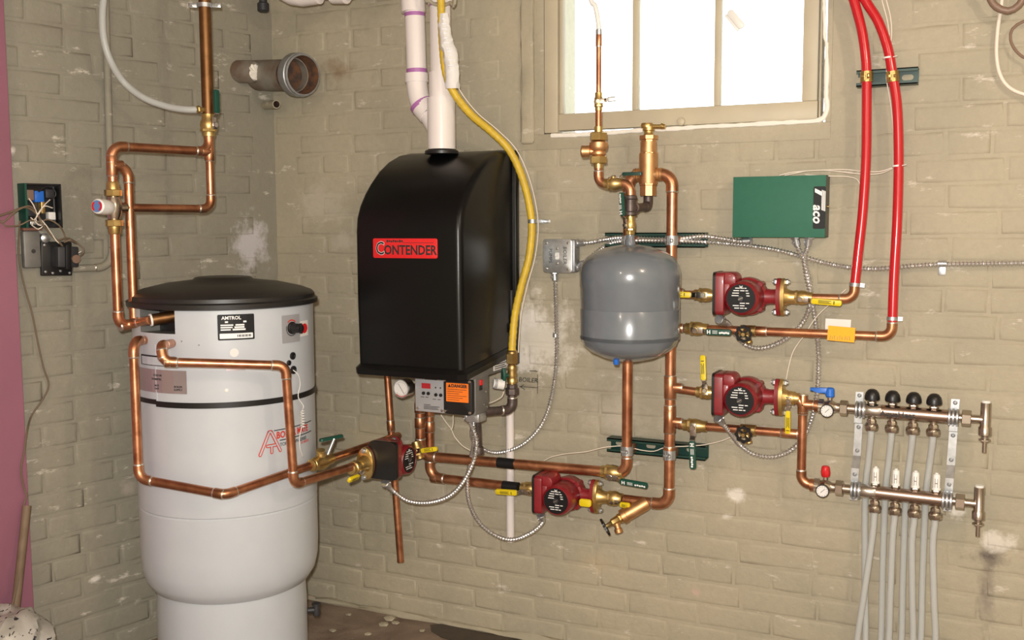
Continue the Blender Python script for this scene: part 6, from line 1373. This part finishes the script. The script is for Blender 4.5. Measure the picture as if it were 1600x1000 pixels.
bx_cable('armoured_cable', 'armoured cable from the green box looping to the upper pump', [V((W(1243, 373, .035).x, -.035, GZa))] + Wc([(1246, 385), (1254, 402), (1264, 435), (1267, 462)], .03) + Wc([(1264, 482), (1255, 502), (1240, 520), (1218, 535), (1190, 544), (1168, 540), (1150, 524)], .04) + [W(1137, 505, .10), V((P1.x-.066, P1.y-.052, P1.z-.060))])
bx_cable('armoured_cable', 'armoured cable from the green box looping to the manifold pump', [V((W(1264, 373, .035).x, -.035, GZa))] + Wc([(1262, 385), (1257, 405), (1260, 432), (1268, 465), (1275, 510), (1279, 555), (1278, 600), (1272, 640), (1260, 675), (1240, 700), (1212, 713), (1182, 711), (1158, 697)], .03) + [W(1140, 675, .09), V((P2.x-.066, P2.y-.052, P2.z-.060))])
bx_cable('armoured_cable', 'armoured cable from the boiler looping to the lowest pump', [V((CX1-.036, -.235, CZ0-.004))] + Wc([(741, 690)], .20) + Wc([(736, 715), (730, 750), (733, 785), (748, 815), (772, 835), (800, 843), (830, 832), (848, 815)], .12) + [V((P4.x-.066, P4.y-.052, P4.z-.060))])
bx_cable('armoured_cable', 'armoured cable from the boiler looping to the boiler pump', [V((CX1-.052, -.245, CZ0-.004))] + Wc([(742, 678), (744, 700)], .24) + Wc([(738, 725), (722, 755), (700, 776), (670, 785), (640, 783), (618, 770)], .25) + [V((P3.x+.052, P3.y-.066, P3.z-.060))])
t = thing('conduit_elbow', 'grey cast cable connector under the boiler control box', 'fitting', V((CX1-.03, -.235, CZ0-.03)))
bm = bmesh.new(); add_box(bm, I, (CX1-.040, -.265, CZ0-.026), (CX1+.001, -.215, CZ0+.001), .005); mesh_obj('body', bm, 'zinc', t)
bm = bmesh.new(); add_cyl(bm, V((CX1-.030, -.215, CZ0-.02)), V((CX1-.034, -.20, CZ0-.115)), .0105, 14); add_lathe(bm, frame(V((CX1-.034, -.20, CZ0-.110)), -Z), [(.014, 0), (.0155, .004), (.0155, .020), (.013, .022)], 14); mesh_obj('black_sleeve', bm, 'black_iron', t)
# ------------------------------------------------------------------ thin white wires
lw_ = [('white_wire', 'thin white wire dropping from the boiler to the cable bundle', Wc([(689, 648), (697, 660), (706, 672), (710, 682), (722, 696), (735, 704)], .20)),
       ('white_wire', 'short white wire loop under the boiler panel', Wc([(708, 649), (708, 662), (705, 672), (703, 666)], .20)),
       ('white_wire', 'thin white wire from the upper main along the lower strut', Wc([(850, 720), (862, 714), (885, 709), (915, 706), (945, 699)], .07) + Wc([(975, 697), (1000, 703), (1022, 705), (1040, 699)], .055) + Wc([(1075, 697), (1100, 695), (1130, 688), (1155, 676), (1175, 667)], .05)),
       ('white_wire', 'thin white wire running up from the manifold pump to the left red tube', Wc([(1222, 640), (1226, 608), (1232, 575), (1240, 548), (1258, 522), (1275, 496), (1300, 472), (1322, 452)], .05)),
       ('white_wire', 'thin white wire from the boiler side to the condensate fitting', Wc([(757, 632), (770, 628), (784, 620), (787, 612)], .17)),
       ('white_wire', 'uppermost thin white wire from the green box to the right red tube', [W(1218, 274, .05)] + Wc([(1240, 269), (1280, 266), (1320, 265), (1350, 268), (1375, 268), (1394, 262)], .045)),
       ('white_wire', 'middle thin white wire from the green box to the right red tube', [W(1226, 274, .05)] + Wc([(1265, 267), (1300, 267), (1345, 272), (1375, 271), (1395, 263)], .04)),
       ('white_wire', 'lowest thin white wire from the green box top ending behind the left red tube', [W(1258, 273, .05)] + Wc([(1290, 275), (1325, 276), (1340, 281), (1344, 290)], .03)),
       ('white_wire', 'thin white wire following the right red tube up to the top edge', Wc([(1396, 262), (1396, 210), (1392, 165), (1386, 130), (1385, 115), (1388, 90), (1393, 55), (1391, 25), (1382, -10), (1375, -40)], .055) + [V((W(1366, -40, .055).x, -.055, 2.345))]),
       ('white_wire', 'second thin white wire at the top edge beside the red tubes', Wc([(1391, 70), (1387, 35), (1378, 0), (1370, -40)], .05) + [V((W(1358, -40, .05).x, -.05, 2.345))])]
for nm, lab, pts_ in lw_: curve_tube(nm, lab, pts_, .0014, 'white_wire', 'wire', 'thin white wires', 6, .01)
# ------------------------------------------------------------------ tubes in the top right corner
curve_tube('brown_tube', 'brown rubber tube looping down at the top right corner', [V((W(1532, -45, .06).x, -.06, 2.345)), W(1537, -45, .06), W(1545, -8, .06), W(1556, 10, .06), W(1575, 17, .06), (W(1592, 8, .06)), W(1603, -15, .06), W(1606, -50, .06), V((W(1608, -50, .06).x, -.06, 2.345))], .0085, 'brown_tube', 'tube', seg=12)
curve_tube('grey_cable', 'pale grey cable hanging down the wall at the top right', [V((W(1566, -45, .03).x, -.03, 2.345)), W(1566, -45, .03), W(1565, 5, .03), W(1559, 45, .02), W(1557, 85, .02), W(1562, 115, .02), W(1575, 135, .02), W(1600, 147, .02), W(1640, 150, .02), V((.45, -.02, 1.70)), V((.8, -.02, 1.9)), V((.9, -.02, 2.345))], .0048, 'white_wire', 'cable', seg=10)
curve_tube('brown_cable', 'thin brown cable bowing in from the right edge', [V((W(1690, 0, .03).x, -.03, 2.345)), W(1680, -10, .03), W(1630, 28, .03), W(1600, 33, .03), W(1582, 45, .03), (W(1579, 62, .03)), W(1588, 80, .03), W(1605, 92, .03), W(1640, 100, .03), V((.38, -.03, 1.85)), V((.5, -.03, 2.345))], .0034, 'brown_tube', 'cable', seg=8)
# ceiling bulbs behind the camera
for i, b_ in enumerate(BULBS):
    t = thing('ceiling_bulb', ['bare ceiling bulb in a white holder on the right side of the room', 'bare ceiling bulb in a white holder behind the camera'][i], 'lamp', b_+V((0, 0, .09)), 'ceiling bulbs')
    bm = bmesh.new(); add_lathe(bm, frame(b_+V((0, 0, .09)), -Z), [(.06, 0), (.058, .012), (.03, .03), (.024, .055), (.020, .056)], 24); mesh_obj('holder', bm, 'white_plastic', t)
print('things', len([o for o in bpy.data.objects if o.parent is None]))
